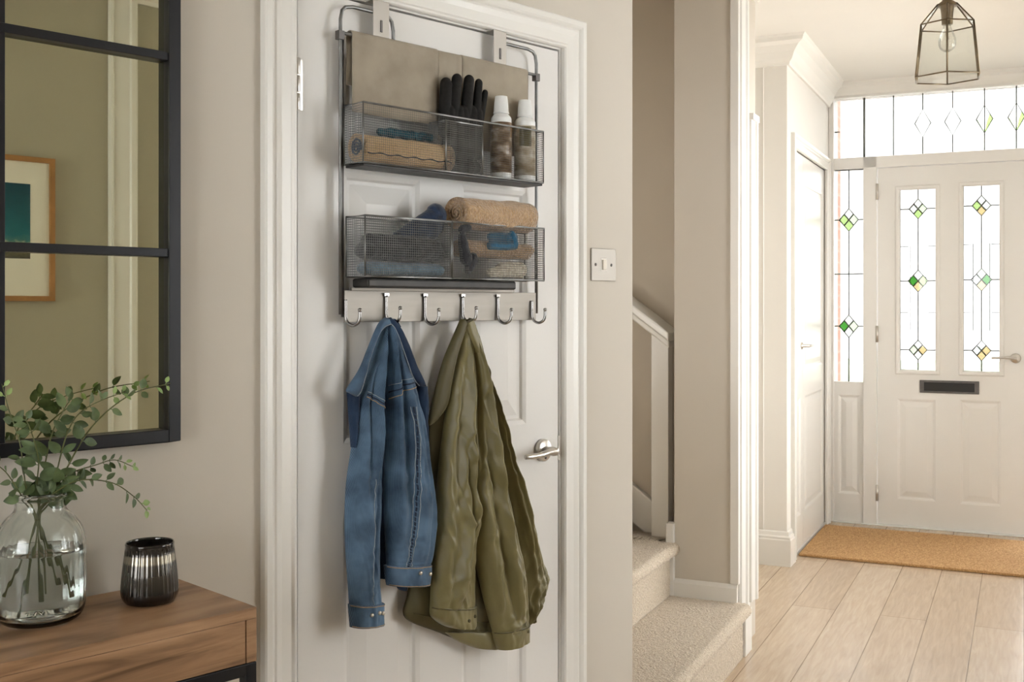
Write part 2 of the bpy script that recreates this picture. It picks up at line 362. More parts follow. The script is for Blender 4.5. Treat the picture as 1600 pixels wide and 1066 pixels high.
# crown mouldings
CR = [(0, 0), (0, -.14), (.012, -.14), (.016, -.125), (.03, -.11), (.045, -.075), (.07, -.045), (.095, -.03), (.1, -.012), (.11, 0)]
def crown(name, frame, p0, p1, out, m0=0, m1=0):
    struct(MB().sweep(CR, (*p0, CZ), (*p1, CZ), (*out, 0), m0, m1).build(name, M_CEIL, frame=frame))
crown('trim_1', H, (CXW, 5.74), (CXW, FY), (1, 0), -1, -1)
crown('trim_2', H, (-1.48, 5.74), (CXW, 5.74), (0, -1), 0, 1)
CR2 = [(0, 0), (0, -.075), (.01, -.075), (.02, -.06), (.045, -.03), (.07, -.02), (.075, 0)]
struct(MB().sweep(CR2, (CXW, FY, CZ), (.5, FY, CZ), (0, -1, 0), 1, 0).build('trim_3', M_CEIL, frame=H))
crown('trim_4', H, (PX1, PY0), (PX1, PY1), (1, 0), 0, 1)
crown('trim_5', D, (-3.3, OPP), (3.0, OPP), (0, 1))
crown('trim_6', H, (.5, 3.72), (.5, FY), (-1, 0))
# skirtings
SK = [(0, 0), (.022, 0), (.022, .135), (.018, .14), (.018, .15), (.010, .158), (.008, .175), (.003, .18), (0, .18)]
SKs = [(0, 0), (.02, 0), (.02, .05), (.014, .058), (.006, .066), (0, .066)]
def skirt(name, frame, p0, p1, out, m0=0, m1=0, prof=SK, z=0): struct(MB().sweep(prof, (*p0, z), (*p1, z), (*out, 0), m0, m1).build(name, M_GLOSS, frame=frame))
skirt('baseboard_recess', H, (-1.48, 5.74), (CXW, 5.74), (0, -1), 0, 1)
skirt('baseboard_cupboard', H, (CXW, 5.74), (CXW, CD0-.075), (1, 0), -1, 0)
skirt('baseboard_opposite', D, (-3.3, OPP), (.70, OPP), (0, 1))
skirt('baseboard_door_wall', D, (-3.3, 0), (-.10, 0), (0, -1))
skirt('baseboard_switch_wall', D, (.862, 0), (1.05, 0), (0, -1))
skirt('baseboard_hall_right', H, (.5, 3.72), (.5, FY), (-1, 0))

# ------------------------------------------------------------------ stairs
RISE = .21
def fuzz(rows, amp, xmin):
    out = []
    for r_ in rows:
        q = []
        for j, p in enumerate(r_):
            p = Vector(p)
            if p.x > xmin:
                a = Vector(r_[max(0, j-1)]); c = Vector(r_[min(len(r_)-1, j+1)]); t_ = (c-a); nrm = Vector((-t_.z, 0, t_.x)); nrm = nrm.normalized() if nrm.length > 1e-6 else Vector((0, 0, 1))
                k = noise.noise(p*150)+.6*noise.noise(p*330)
                p = p+nrm*amp*k+Vector((0, amp*.5*noise.noise(p*150+Vector((5, 5, 5))), 0))
            q.append(p)
        out.append(q)
    return out
def step_profile(x0, x1, z0, z1):          # x1 = nosing (towards the hall), x0 = back
    r = .026; pr = [(x0, z0), (x0, z1)]
    m_ = max(x0+.01, x1-r-.34); pr += [(m_+(x1-r-m_)*k/84, z1) for k in range(85)]
    for k in range(1, 19):
        a = PI/2 - k*PI*1.0/18; pr.append((x1-r+r*math.cos(a)*1.0, z1-r+r*math.sin(a)))
    pr += [(x1-r-.006, z1-2*r-.004)]
    pr += [(x1-r-.008, z1-2*r-.01+(z0-z1+2*r+.01)*k/34) for k in range(35)]
    return pr
st = thing('staircase', H, (-.95, 3.5, 0), kind='structure')
for i in range(6):
    xn = -.945-.285*i
    x0 = -2.88
    pr = step_profile(x0, xn, RISE*i, RISE*(i+1))
    y0, y1 = 2.78, (4.17 if i == 0 else 4.215)
    mb = MB(); nseg = 300 if i < 2 else 12; rows = []
    for k in range(nseg+1):
        y = y0+(y1-y0)*k/nseg; rows.append([(x, y, z) for x, z in pr])
    if i < 2: rows = fuzz(rows, .0024, xn-.36)
    if i == 1:
        rows[-1:] = []                      # the second tread stops at the pier
        for q in (4.155, 4.168): rows.append([(x - (.0 if q < 4.16 else .006), q, z) for x, z in pr])
        rows.append([(min(x, -1.262), 4.17, z) for x, z in pr]); rows.append([(min(x, -1.262), 4.30, z) for x, z in pr])
    mb.grid(rows, True, True, True, True)
    o = mb.build('carpeted_step', M_CARPET, st)
SKT = [(0, 0), (.018, 0), (.018, .055), (.012, .062), (.005, .068), (0, .068)]
skirt('baseboard_pier', H, (PX0, PY0), (PX1+.006, PY0), (0, -1), prof=SKT, z=RISE)
struct(MB().box(PX0-.028, PX0+.004, PY0-.02, PY0+.03, RISE, RISE*2+.075).build('baseboard_stair', M_GLOSS, frame=H, bevel=.003))
# newel post, raking cap and string of the low stair wall
nw = thing('stair_balustrade', H, (-1.33, 4.25, .42), kind='structure')
pa = HP(1018, 600, 4.24); pb = HP(1045, 600, 4.24)
MB().box(pa.x, pb.x, 4.235, 4.30, .42, HP(1030, 520, 4.24).z).build('newel_post', M_GLOSS, nw, bevel=.003)
slope = RISE/.285
q0 = HP(1049, 520, 4.23)
L = 1.2
def rake(name, x0, ztop, h, y0, y1, cap=False, m=M_GLOSS, x1=None):
    mb = MB(); x1 = x0-L if x1 is None else x1
    za = ztop; zb = ztop+(x0-x1)*slope
    r = [[(x0, y0, za-h), (x0, y1, za-h), (x0, y1, za), (x0, y0, za)], [(x1, y0, zb-h), (x1, y1, zb-h), (x1, y1, zb), (x1, y0, zb)]]
    mb.grid(r, True, False, True, True); return mb.build(name, m, nw, bevel=.006)
rake('raking_cap', q0.x, q0.z, .035, 4.19, 4.35)
rake('cap_moulding', q0.x-.004, q0.z-.032, .03, 4.21, 4.33)
rake('string_board', pa.x+.002, HP(1018, 790, 4.30).z, .16, 4.31, 4.345)

# ------------------------------------------------------------------ pier lining and the door casing beyond it
def casing_prof(w_, d_): return [(0, 0), (w_, 0), (w_, d_*.7), (w_-.012, d_), (w_-.03, d_), (w_-.036, d_*.75), (.02, d_*.45), (.012, d_*.7), (.004, d_*.6), (0, d_*.3)]
def vstrip(mb, x0, prof, y, z0, z1, axis='y', sgn=-1):
    rows = []
    for z in (z0, z1):
        rows.append([(x0+a, y+sgn*bb, z) if axis == 'y' else (y+sgn*bb, x0+a, z) for a, bb in prof])
    mb.grid(rows, True, False, True, True)
mb = MB(); vstrip(mb, PY0+.012, casing_prof(.085, .03), PX1, .17, CZ-.12, 'x', 1)
struct(mb.build('trim_7', M_GLOSS, frame=H))
mb = MB(); mb.box(PX1, PX1+.036, PY0+.004, PY0+.11, 0, .17); mb.box(PX1, PX1+.03, PY0+.008, PY0+.105, .17, .19); struct(mb.build('trim_8', M_GLOSS, frame=H, bevel=.004))
mb = MB(); vstrip(mb, PY1-.16, casing_prof(.085, .032), PX1, .17, 2.10, 'x', 1); mb.box(PX1, PX1+.03, PY1-.165, PY1-.06, 2.10, 2.125)
struct(mb.build('trim_9', M_GLOSS, frame=H))
mb = MB(); mb.box(PX1-.022, PX1+.012, PY0-.012, PY0+.012, .28, CZ-.02); struct(mb.build('trim_10', M_GLOSS, frame=H, bevel=.003))

# ------------------------------------------------------------------ panelled cupboard door in the near wall
d1 = thing('door_1', D, (.38, .02, 0), kind='structure')
pn = [(.115, .318, 1.70, 1.868), (.440, .648, 1.70, 1.868), (.115, .318, 1.072, 1.625), (.440, .648, 1.072, 1.625), (.115, .318, .22, .925), (.440, .648, .22, .925)]
MB().slab(.005, DR-.006, .008, DT-.005, 0, .04, panels=pn, mold=.03, dep=.010).build('door_leaf', M_SATIN, d1, bevel=.0012)
# lever handle
hc = WP(852, 704, .012)
hd = MB(); hd.lathe([(.0, -.012), (.024, -.012), (.0265, -.009), (.027, 0)], (hc.x, 0, hc.z), 40, axis='y'); hb = hd.build('handle_rose', M_NICKEL, d1)
hl = MB(); hl.lathe([(.0, -.052), (.009, -.05), (.011, -.04), (.0095, -.012)], (hc.x, 0, hc.z), 24, axis='y')
e = WP(814, 712, .045)
hl.tube(smooth_path([(hc.x+.004, -.043, hc.z), (hc.x-.02, -.046, hc.z+.001), (hc.x-.05, -.046, hc.z-.003), (hc.x-.085, -.044, hc.z-.004), (hc.x-.098, -.040, hc.z-.004)], 6), [.0085]*6+[.0078]*6+[.0068]*6+[.006]*6+[.005], 12)
hl.build('handle_lever', M_NICKEL, hb)
MB().lathe([(0, -.0135), (.003, -.0135), (.003, -.010)], (hc.x+.001, 0, hc.z-.018), 12, axis='y').build('privacy_pin', M_DARKSTEEL, hb)
MB().box(DR-.006, DR-.001, -.002, .004, hc.z-.03, hc.z+.03).build('latch_plate', M_NICKEL, d1)
for zc in (WP(463, 132).z, .25):
    mb = MB()
    for k in range(3): mb.lathe([(0, -.0165), (.0062, -.016), (.0062, .016), (0, .0165)], (-.001, -.007, zc-.035+.035*k), 12)
    mb.box(.001, .016, -.0016, 0.001, zc-.05, zc+.05)
    mb.build('hinge', M_NICKEL, d1, bevel=.0005)
# lining and architrave
mb = MB(); 
for (x0, x1) in ((-.024, 0), (DR, DR+.022)): mb.box(x0, x1, 0.0, .12, 0, DT+.024)
mb.box(-.024, DR+.022, 0.0, .12, DT, DT+.024)
mb.box(-.004, .014, .043, .12, 0, DT); mb.box(DR-.014, DR+.002, .043, .12, 0, DT); mb.box(0, DR, .043, .12, DT-.014, DT+.002)
struct(mb.build('trim_11', M_GLOSS, frame=D, bevel=.001))
def architrave(name, frame, x0, x1, z0, zt, wd, y=0, sgn=-1, m=M_GLOSS, axis='y', dep=.02):
    """casing round three sides, mitred; profile runs from the opening outwards"""
    P = [(0, 0), (0, .55), (.04, .75), (.10, .75), (.16, .5), (.45, .55), (.62, .72), (.68, .60), (.74, .85), (.80, 1), (.95, 1), (1, .85), (1, 0)]
    rows = []
    for (cx, cz, dx, dz) in ((x0, z0, -1, 0), (x0, zt, -1, 1), (x1, zt, 1, 1), (x1, z0, 1, 0)):
        row = []
        for a, d in P:
            q = (cx+dx*a*wd, y+sgn*d*dep, cz+dz*a*wd)
            row.append(q if axis == 'y' else (q[1], q[0], q[2]))
        rows.append(row)
    mb = MB(); mb.grid(rows, True, False, True, True); return struct(mb.build(name, m, frame=frame, bevel=.001))
architrave('trim_12', D, -.004, DR+.006, 0, DT+.004, .076)

# ------------------------------------------------------------------ hall cupboard doors
architrave('trim_13', H, CD0, CD1, 0, CZT, .075, y=CXW, sgn=1, axis='x', dep=.024)
ymid = HX(1256, 500, CXW).y
for k, (a, c) in enumerate(((CD0+.002, ymid-.0015), (ymid+.0015, CD1-.002))):
    dd = thing('door_%d' % (3+k), H, (CXW, a, 0), kind='structure')
    mb = MB(); mb.slab(a, c, .02, CZT-.003, 0, .035, panels=[(a+.06, c-.06, .2, .85), (a+.06, c-.06, 1.0, 2.05)], mold=.02, dep=.008)
    mb.v = [Vector((CXW-.006-v.y, v.x, v.z)) for v in mb.v]
    mb.build('door_leaf', M_GLOSS, dd, bevel=.001)
    if k == 0:
        hz = HX(1260, 541, CXW+.03).z
        g = MB(); g.lathe([(0, 0), (.02, 0), (.02, .006), (.008, .01), (.008, .045), (0, .047)], (CXW-.006, ymid-.04, hz), 20, axis='x')
        g.tube([(CXW+.038, ymid-.04, hz), (CXW+.04, ymid+.0, hz), (CXW+.038, ymid+.07, hz)], .007, 10); g.build('handle', M_NICKEL, dd)
mb = MB(); mb.box(CXW-.04, CXW+.002, CD0, CD1, 0, .018); struct(mb.build('trim_14', M_GLOSS, frame=H))

# ------------------------------------------------------------------ front door wall
G_TEX = clear_glass('obscured_glass', (.56, .565, .56), .12, .15, .6, 90)
G_GRN = clear_glass('deep_green_glass', (.17, .40, .13), .1); G_LIME = clear_glass('lime_glass', (.50, .60, .36), .1)
G_YEL = clear_glass('amber_glass', (.61, .54, .38), .1); G_PALE = clear_glass('pale_green_glass', (.60, .65, .56), .1); G_WHT = clear_glass('white_stained_glass', (.64, .66, .63), .1)
DXL = HP(1370, 500, FY).x+.004; DXR = DXL+.862; DZB = HP(1372, 818, FY).z; DZT = HP(1370, 263, FY).z
# frame: posts, transom bar, sill
mb = MB()
SX0, SX1 = HP(1303, 400, FY).x, HP(1349, 400, FY).x
mb.box(FX0+.03-.028, SX0, FY-.012, FY+.09, 0, ZT1+.012)            # left jamb
mb.box(SX1, DXL-.004, FY-.012, FY+.09, 0, ZT0)                     # mullion
mb.box(DXR+.004, DXR+.06, FY-.012, FY+.09, 0, ZT0)
mb.box(SX0, FX1, FY-.012, FY+.09, DZT+.003, ZT0)                    # transom bar
mb.box(SX0, FX1, FY-.012, FY+.09, ZT1, ZT1+.014)
mb.box(SX0, FX1, FY-.03, FY+.09, 0, DZB-.004)                  # sill
mb.box(FX1-.05, FX1, FY-.012, FY+.09, 0, ZT1)
struct(mb.build('trim_15', M_FDOOR, frame=H, bevel=.004))
def came(mb, pts, r=.0045): mb.tube([(x, FY+.038, z) for x, z in pts], r, 6)
def diamond(mb, cx, cz, hw, hh, parent, cols=None, org=FY+.038):
    came(mb, [(cx-hw, cz), (cx, cz+hh), (cx+hw, cz), (cx, cz-hh), (cx-hw, cz)])
    if cols:
        came(mb, [(cx-hw/2, cz+hh/2), (cx+hw/2, cz-hh/2)]); came(mb, [(cx-hw/2, cz-hh/2), (cx+hw/2, cz+hh/2)])
        for (dx, dz), g in zip(((0, hh/2), (hw/2, 0), (0, -hh/2), (-hw/2, 0)), cols):
            if g is None: continue
            q = MB(); x, z, y = cx+dx, cz+dz, org-.004
            i = [(x-hw/2, y, z), (x, y, z-hh/2), (x+hw/2, y, z), (x, y, z+hh/2)]
            j = [(p[0], y+.003, p[2]) for p in i]; q.grid([i, j], True, False, True, True); q.build('stained_glass_quarter', g, parent)
# sidelight
w2 = thing('window_2', H, ((SX0+SX1)/2, FY, HP(1325, 597, FY).z), kind='structure')
sz0, sz1 = HP(1325, 597, FY).z, HP(1325, 252, FY).z
MB().box(SX0, SX1, FY+.036, FY+.041, sz0, sz1).build('glass', G_TEX, w2)
scx = HP(1325, 400, FY).x
mb = MB()
zs = [HP(1325, y, FY).z for y in (343, 428, 510)]
hw_, hh_ = .058, .072
came(mb, [(scx, sz0), (scx, zs[2]-hh_)]); came(mb, [(scx, zs[2]+hh_), (scx, zs[0]-hh_)]); came(mb, [(scx, zs[0]+hh_), (scx, sz1)])
came(mb, [(SX0, zs[1]), (SX1, zs[1])])
for z in (zs[0], zs[2]): came(mb, [(SX0, z), (scx-hw_, z)]); came(mb, [(scx+hw_, z), (SX1, z)])
diamond(mb, scx, zs[0], hw_, hh_, w2, (G_WHT, G_PALE, G_LIME, G_LIME)); diamond(mb, scx, zs[2], hw_, hh_, w2, (G_WHT, G_PALE, G_WHT, G_GRN))
mb.build('lead_came', M_LEAD, w2)
f = MB(); f.slab(SX0, SX1, DZB-.004, sz0, FY+.004, .05, panels=[(SX0+.025, SX1-.02, HP(1325, 772, FY).z, HP(1325, 617, FY).z)], mold=.018)
f.build('lower_panel', M_FDOOR, w2)
mb = MB(); mb.box(SX0, SX1, FY+.01, FY+.06, sz1, DZT+.003); mb.build('head_bar', M_FDOOR, w2)
# transom light
w1 = thing('window_1', H, (-.4, FY, ZT0), kind='structure')
MB().box(SX0, FX1-.05, FY+.036, FY+.041, ZT0, ZT1).build('glass', G_TEX, w1)
mb = MB(); zc = HP(1488, 188, FY).z
px_bars = [HP(p, 190, FY).x for p in (1349, 1395, 1441, 1488, 1538, 1588)]; stp = px_bars[5]-px_bars[4]
px_bars += [px_bars[5]+stp, px_bars[5]+2*stp]
dcols = {3: (G_WHT, G_WHT, G_WHT, G_WHT), 4: (G_WHT, G_PALE, G_LIME, G_WHT), 5: (G_WHT, G_LIME, G_GRN, G_WHT)}
for i, x in enumerate(px_bars):
    if i >= 2 and x < FX1-.07:
        came(mb, [(x, ZT0), (x, zc-.085)]); came(mb, [(x, zc+.085), (x, ZT1)])
        q = (x, zc, .046, .085)
        came(mb, [(x-.046, zc), (x, zc+.085), (x+.046, zc), (x, zc-.085), (x-.046, zc)], .0040)
        if i in (4, 5, 6): came(mb, [(x, zc-.085), (x, zc+.085)], .0040)
    elif x < FX1-.05: came(mb, [(x, ZT0), (x, ZT1)], .008 if i == 0 else .0042)
came(mb, [(SX0, zc-.02), (SX0+.03, zc-.02)])
mb.build('lead_came', M_LEAD, w1)
for i in (4, 5, 6):
    x = px_bars[i]
    for sg, g in ((1, G_LIME), (-1, G_PALE)):
        q = MB(); y = FY+.033; a = [(x, y, zc-.083), (x+sg*.044, y, zc), (x+sg*.028, y, zc+.03), (x+sg*.012, y, zc-.02)]
        if sg < 0: a = [(x, y, zc-.083), (x-.044, y, zc), (x-.02, y, zc-.01), (x-.008, y, zc-.04)]
        q.grid([a, [(p[0], y+.003, p[2]) for p in a]], True, False, True, True); q.build('stained_glass_quarter', g, w1)

# the front door
d2 = thing('door_2', H, ((DXL+DXR)/2, FY+.02, DZB), kind='structure')
yf = FY+.006
def fx(p): return HP(p, 400, yf).x
def fz(p, x): return HP(x, p, yf).z
g1 = (fx(1405), fx(1463), fz(580, 1434), fz(295, 1434)); g2 = (fx(1504), fx(1563), fz(582, 1533), fz(289, 1533))
p1 = (fx(1402), fx(1462), fz(782, 1434), fz(624, 1434)); p2 = (fx(1500), fx(1564), fz(790, 1533), fz(626, 1533))
MB().slab(DXL, DXR, DZB, DZT, yf, .044, holes=[g1, g2], panels=[p1, p2], mold=.02, dep=.008).build('door_leaf', M_FDOOR, d2, bevel=.001)
for gi, g in enumerate((g1, g2)):
    MB().box(g[0], g[1], FY+.036, FY+.041, g[2], g[3]).build('glass', G_TEX, d2)
    bd = MB(); P = [(-.022, 0), (-.022, .004), (-.015, .010), (-.004, .010), (.004, .004), (.006, 0)]
    rows = [[(cx+sx*a*-1, yf-d, cz+sz*a*-1) for a, d in P] for cx, cz, sx, sz in ((g[0], g[2], -1, -1), (g[1], g[2], 1, -1), (g[1], g[3], 1, 1), (g[0], g[3], -1, 1))]
    rows = [[(cx-sx*a, yf-d, cz-sz*a) for a, d in P] for cx, cz, sx, sz in ((g[0], g[2], -1, -1), (g[1], g[2], 1, -1), (g[1], g[3], 1, 1), (g[0], g[3], -1, 1))]
    bd.grid(rows+[rows[0]], True, False); bd.build('glazing_bead', M_FDOOR, d2)
    mb = MB(); cx = (g[0]+g[1])/2; H_ = g[3]-g[2]; Wd = g[1]-g[0]
    zt, zm, zb = g[3]-H_*.108, g[2]+H_*.495, g[2]+H_*.115
    hw, hh = .052, .062
    came(mb, [(cx, g[3]), (cx, zt+hh)]); came(mb, [(cx, zt-hh), (cx, zm+hh*1.1)]); came(mb, [(cx, zm-hh*1.1), (cx, zb+hh)]); came(mb, [(cx, zb-hh), (cx, g[2])])
    for z, h in ((zt, hw), (zm, hw*1.1), (zb, hw)): came(mb, [(g[0], z), (cx-h, z)]); came(mb, [(cx+h, z), (g[1], z)])
    for z in (g[2]+H_*.32, g[2]+H_*.685): came(mb, [(g[0], z), (g[0]+.05, z)], .003); came(mb, [(g[1]-.05, z), (g[1], z)], .003)
    for sx in (-1, 1): came(mb, [(cx+sx*.046, g[2]+H_*.22), (cx+sx*.046, g[2]+H_*.69)], .0028)
    came(mb, [(g[0]+.002, g[2]+.002), (g[1]-.002, g[2]+.002), (g[1]-.002, g[3]-.002), (g[0]+.002, g[3]-.002), (g[0]+.002, g[2]+.002)], .0055)
    C = (((G_WHT, G_PALE, G_LIME, G_WHT), (G_WHT, G_LIME, G_YEL, G_GRN), (G_WHT, G_YEL, G_WHT, G_PALE)), ((G_WHT, G_WHT, G_YEL, G_LIME), (G_PALE, G_GRN, G_YEL, G_WHT), (G_WHT, G_YEL, G_YEL, G_WHT)))[gi]
    for z, h, v, c in ((zt, hw, hh, C[0]), (zm, hw*1.1, hh*1.1, C[1]), (zb, hw, hh, C[2])): diamond(mb, cx, z, h, v, d2, c)
    mb.build('lead_came', M_LEAD, d2)
lb = (fx(1437), fx(1530), fz(615, 1483), fz(595, 1483))
o = MB().box(lb[0], lb[1], yf-.008, yf+.001, lb[2], lb[3]).build('letter_plate', M_DARKSTEEL, d2, bevel=.003)
MB().box(lb[0]+.025, lb[1]-.025, yf-.012, yf-.006, lb[2]+.012, lb[3]-.012).build('letter_flap', mat('black_flap', (.02, .018, .016), .35, .5), d2, bevel=.002)
hx = fx(1587); hz = fz(560, 1587)
mb = MB(); mb.lathe([(0, -.012), (.026, -.012), (.029, 0)], (hx, yf, hz), 32, axis='y'); mb.lathe([(0, -.05), (.01, -.048), (.01, -.012)], (hx, yf, hz), 20, axis='y')
mb.build('handle_rose', M_NICKEL, d2)
mb = MB(); mb.tube(smooth_path([(hx, yf-.045, hz), (hx-.05, yf-.047, hz+.004), (hx-.13, yf-.044, hz+.001)], 6), [.009]*7+[.007]*6, 12); mb.build('handle_lever', M_NICKEL, d2)
for py in (300, 522, 770):
    z = HP(1370, py, FY).z; MB().lathe([(0, -.05), (.009, -.05), (.009, .05), (0, .05)], (DXL-.002, FY-.010, z), 12).build('hinge', M_NICKEL, d2)
portal('daylight_front_glazing', H, (-.38, FY+.22, 1.6), PI, 1.6, 2.3)

# doormat
a = HZ(1248, 866, .012); c = HZ(1283, 820, .012)
mb = MB(); rows = []
X0, X1, Y0, Y1 = a.x, .30, a.y, min(c.y, FY-.035)
for j in range(2):
    pass
mb.box(X0, X1, Y0, Y1, 0.001, .016)
tag(mb.build('doormat', M_COIR, frame=H, org=((X0+X1)/2, (Y0+Y1)/2, 0), bevel=.004), 'golden brown coir doormat on the oak floor in front of the white front door', 'doormat')

# ------------------------------------------------------------------ outside, beyond the glass
M_PAVE = mat('pale_paving', s2l(200, 195, 186), .9, var=.1, vscale=3)
b = MB(); b.box(-8, 9, 7.24, 24, -.25, -.12); struct(b.build('ground_outside', M_PAVE, frame=H))
def brick():
    m = bpy.data.materials.new('red_brick'); m.use_nodes = True; nt = m.node_tree; bb = nt.nodes['Principled BSDF']
    tc = nd(nt, 'ShaderNodeTexCoord'); mp = nd(nt, 'ShaderNodeMapping'); mp.inputs['Rotation'].default_value = (PI/2, 0, 0)
    br = nd(nt, 'ShaderNodeTexBrick'); br.inputs['Scale'].default_value = 1; br.inputs['Brick Width'].default_value = .22; br.inputs['Row Height'].default_value = .075; br.inputs['Mortar Size'].default_value = .006
    br.inputs['Color1'].default_value = (*s2l(196, 150, 130), 1); br.inputs['Color2'].default_value = (*s2l(184, 136, 118), 1); br.inputs['Mortar'].default_value = (*s2l(180, 170, 155), 1)
    nt.links.new(tc.outputs['Object'], mp.inputs[0]); nt.links.new(mp.outputs[0], br.inputs['Vector']); nt.links.new(br.outputs['Color'], bb.inputs['Base Color']); bb.inputs['Roughness'].default_value = .9
    return m
M_BRICK = brick()
def hedge():
    import bmesh
    mb = MB(); rows = []
    for i in range(90):
        x = -5+10*i/89; row = []
        for k in range(40):
            a = PI*k/39; p = Vector((x, 13-.5*math.cos(a), -.12+.85*math.sin(a)**.45)); q = noise.noise(p*5)*.10+noise.noise(p*14)*.05
            row.append((p.x, p.y+q*math.cos(a), p.z+q))
        rows.append(row)
    mb.grid(rows, False, True)
    return mb
tag(hedge().build('garden_hedge', mat('hedge_leaf', s2l(214, 220, 204), .9, col2=s2l(180, 192, 164), vscale=9), frame=H, org=(0, 13, -.12)), 'pale green clipped hedge outside, seen faintly through the front door glass', 'hedge')
b = MB(); b.box(-1.6, -1.125, 7.25, 7.62, -.12, 2.9); struct(b.build('wall_porch', M_BRICK, frame=H))

# ------------------------------------------------------------------ light switch
sw = WP(941, 414, 0); a = WP(922.5, 414); c = WP(960.5, 414)
sz0, sz1 = WP(941, 439.5).z, WP(941, 388.5).z
t = thing('light_switch', D, (sw.x, 0, sw.z), 'small square brushed metal light switch on beige wall right of door frame', 'light switch')
MB().box(a.x, c.x, -.0045, -.0002, sz0, sz1).build('face_plate', M_BRKT, t, bevel=.002)
MB().box(sw.x-.006, sw.x+.008, -.009, -.004, sw.z-.013, sw.z+.013).build('rocker', mat('ivory_plastic', s2l(220, 212, 198), .35), t, bevel=.0015)
MB().box(sw.x-.010, sw.x+.012, -.0055, -.004, sw.z-.017, sw.z+.017).build('rocker_surround', M_NICKEL, t, bevel=.001)
for sx in (-.031, .031): MB().lathe([(0, -.0062), (.0032, -.006), (.004, -.0045)], (sw.x+sx, 0, sw.z), 16, axis='y').build('screw', M_DARKSTEEL, t)

# ------------------------------------------------------------------ mirror
MN = .03
mx1 = WP(283, 400, MN).x; mz0 = WP(283, 689, MN).z; FW = .023
mv = WP(3.5, 400, MN).x
mcols = [mv]; pitch = (mx1-FW*.5)-mv
mx0 = mv-2*pitch-FW*.5
hz_ = [WP(268, 395, MN).z, WP(268, 88, MN).z]; pz = hz_[1]-hz_[0]
mzt = hz_[1]+pz+FW*.5
t = thing('wall_mirror', D, ((mx0+mx1)/2, 0, mz0), 'large black metal framed window-pane mirror on the wall above the console', 'mirror')
mb = MB()
mb.box(mx1-FW, mx1, -MN, 0, mz0, mzt); mb.box(mx0, mx0+FW, -MN, 0, mz0, mzt)
mb.box(mx0+FW, mx1-FW, -MN, 0, mz0, mz0+.022); mb.box(mx0+FW, mx1-FW, -MN, 0, mzt-.022, mzt)
mb.build('outer_frame', M_BLACK, t, bevel=.0015)
for i, x in enumerate((mv, mv-pitch)): MB().box(x-.006, x+.006, -MN+.004, -.009, mz0+.02, mzt-.02).build('vertical_glazing_bar', M_BLACK, t, bevel=.001)
for z in hz_: MB().box(mx0+.02, mx1-.02, -MN+.003, -.009, z-.0075, z+.0075).build('horizontal_glazing_bar', M_BLACK, t, bevel=.001)
mm = bpy.data.materials.new('mirror_silvering'); mm.use_nodes = True; bb = mm.node_tree.nodes['Principled BSDF']
bb.inputs['Base Color'].default_value = (.82, .83, .66, 1); bb.inputs['Metallic'].default_value = 1; bb.inputs['Roughness'].default_value = .008
MB().box(mx0+.01, mx1-.01, -.010, -.002, mz0+.01, mzt-.01).build('mirror_glass', mm, t)

# on the wall behind the camera, seen in the mirror
mb = MB(); P = casing_prof(.116, .035)
vstrip(mb, .762, [(a, d) for a, d in P], OPP, 0, CZ-.10, 'y', 1); struct(mb.build('trim_16', M_GLOSS, frame=D))
pz1, pz0 = 1.93, 1.373; px1_, px0_ = .539, -.02
t = thing('framed_picture', D, ((px0_+px1_)/2, OPP, pz0), 'thin oak framed seascape print with wide white mount, seen in the mirror', 'picture')
fr = MB(); fw = .02
for q in ((px0_, px0_+fw, pz0, pz1), (px1_-fw, px1_, pz0, pz1), (px0_+fw, px1_-fw, pz0, pz0+fw), (px0_+fw, px1_-fw, pz1-fw, pz1)): fr.box(q[0], q[1], OPP, OPP+.025, q[2], q[3])
fr.build('frame', mat('light_oak', s2l(170, 122, 72), .5, var=.15, vscale=20), t, bevel=.001)
MB().box(px0_+fw, px1_-fw, OPP+.002, OPP+.012, pz0+fw, pz1-fw).build('mount', mat('white_mount', s2l(236, 232, 220), .9, var=.01), t)
# print: teal sky over a pale shoreline and dark town, all procedural
pm = bpy.data.materials.new('coastal_print'); pm.use_nodes = True; nt = pm.node_tree; bb = nt.nodes['Principled BSDF']; bb.inputs['Roughness'].default_value = .5
tc = nd(nt, 'ShaderNodeTexCoord'); sp = nd(nt, 'ShaderNodeSeparateXYZ'); nt.links.new(tc.outputs['Generated'], sp.inputs[0])
ns = nd(nt, 'ShaderNodeTexNoise'); ns.inputs['Scale'].default_value = 9; ns.inputs['Detail'].default_value = 8; nt.links.new(tc.outputs['Generated'], ns.inputs['Vector'])
ma = nd(nt, 'ShaderNodeMath', operation='MULTIPLY_ADD'); ma.inputs[1].default_value = .22; nt.links.new(ns.outputs['Fac'], ma.inputs[0]); nt.links.new(sp.outputs['Z'], ma.inputs[2])
r = nd(nt, 'ShaderNodeValToRGB'); els = r.color_ramp.elements
els[0].position = .10; els[0].color = (*s2l(62, 60, 52), 1); els[1].position = 1; els[1].color = (*s2l(0, 66, 84), 1)
for p, c in ((.16, (96, 92, 76)), (.25, (52, 64, 60)), (.31, (176, 184, 160)), (.35, (60, 116, 116)), (.42, (14, 104, 116))):
    k = els.new(p); k.color = (*s2l(*c), 1)
nt.links.new(ma.outputs[0], r.inputs[0]); nt.links.new(r.outputs[0], bb.inputs['Base Color'])
def virt(px, py): # reflected wall measured in the photo
    u = (px-800)/FOC; N = 2*N0-OPP*1.0-N0
    N = -OPP+N0
    return SC+N*(1+u)/(1-u), EYE+(HOR-py)/FOC*N/(R2*(1-u))
ax, az1 = virt(42, 289); _, az0 = virt(42, 405)
MB().box(px0_+(px1_-ax), ax, OPP+.008, OPP+.0135, az0, az1).build('print', pm, t)

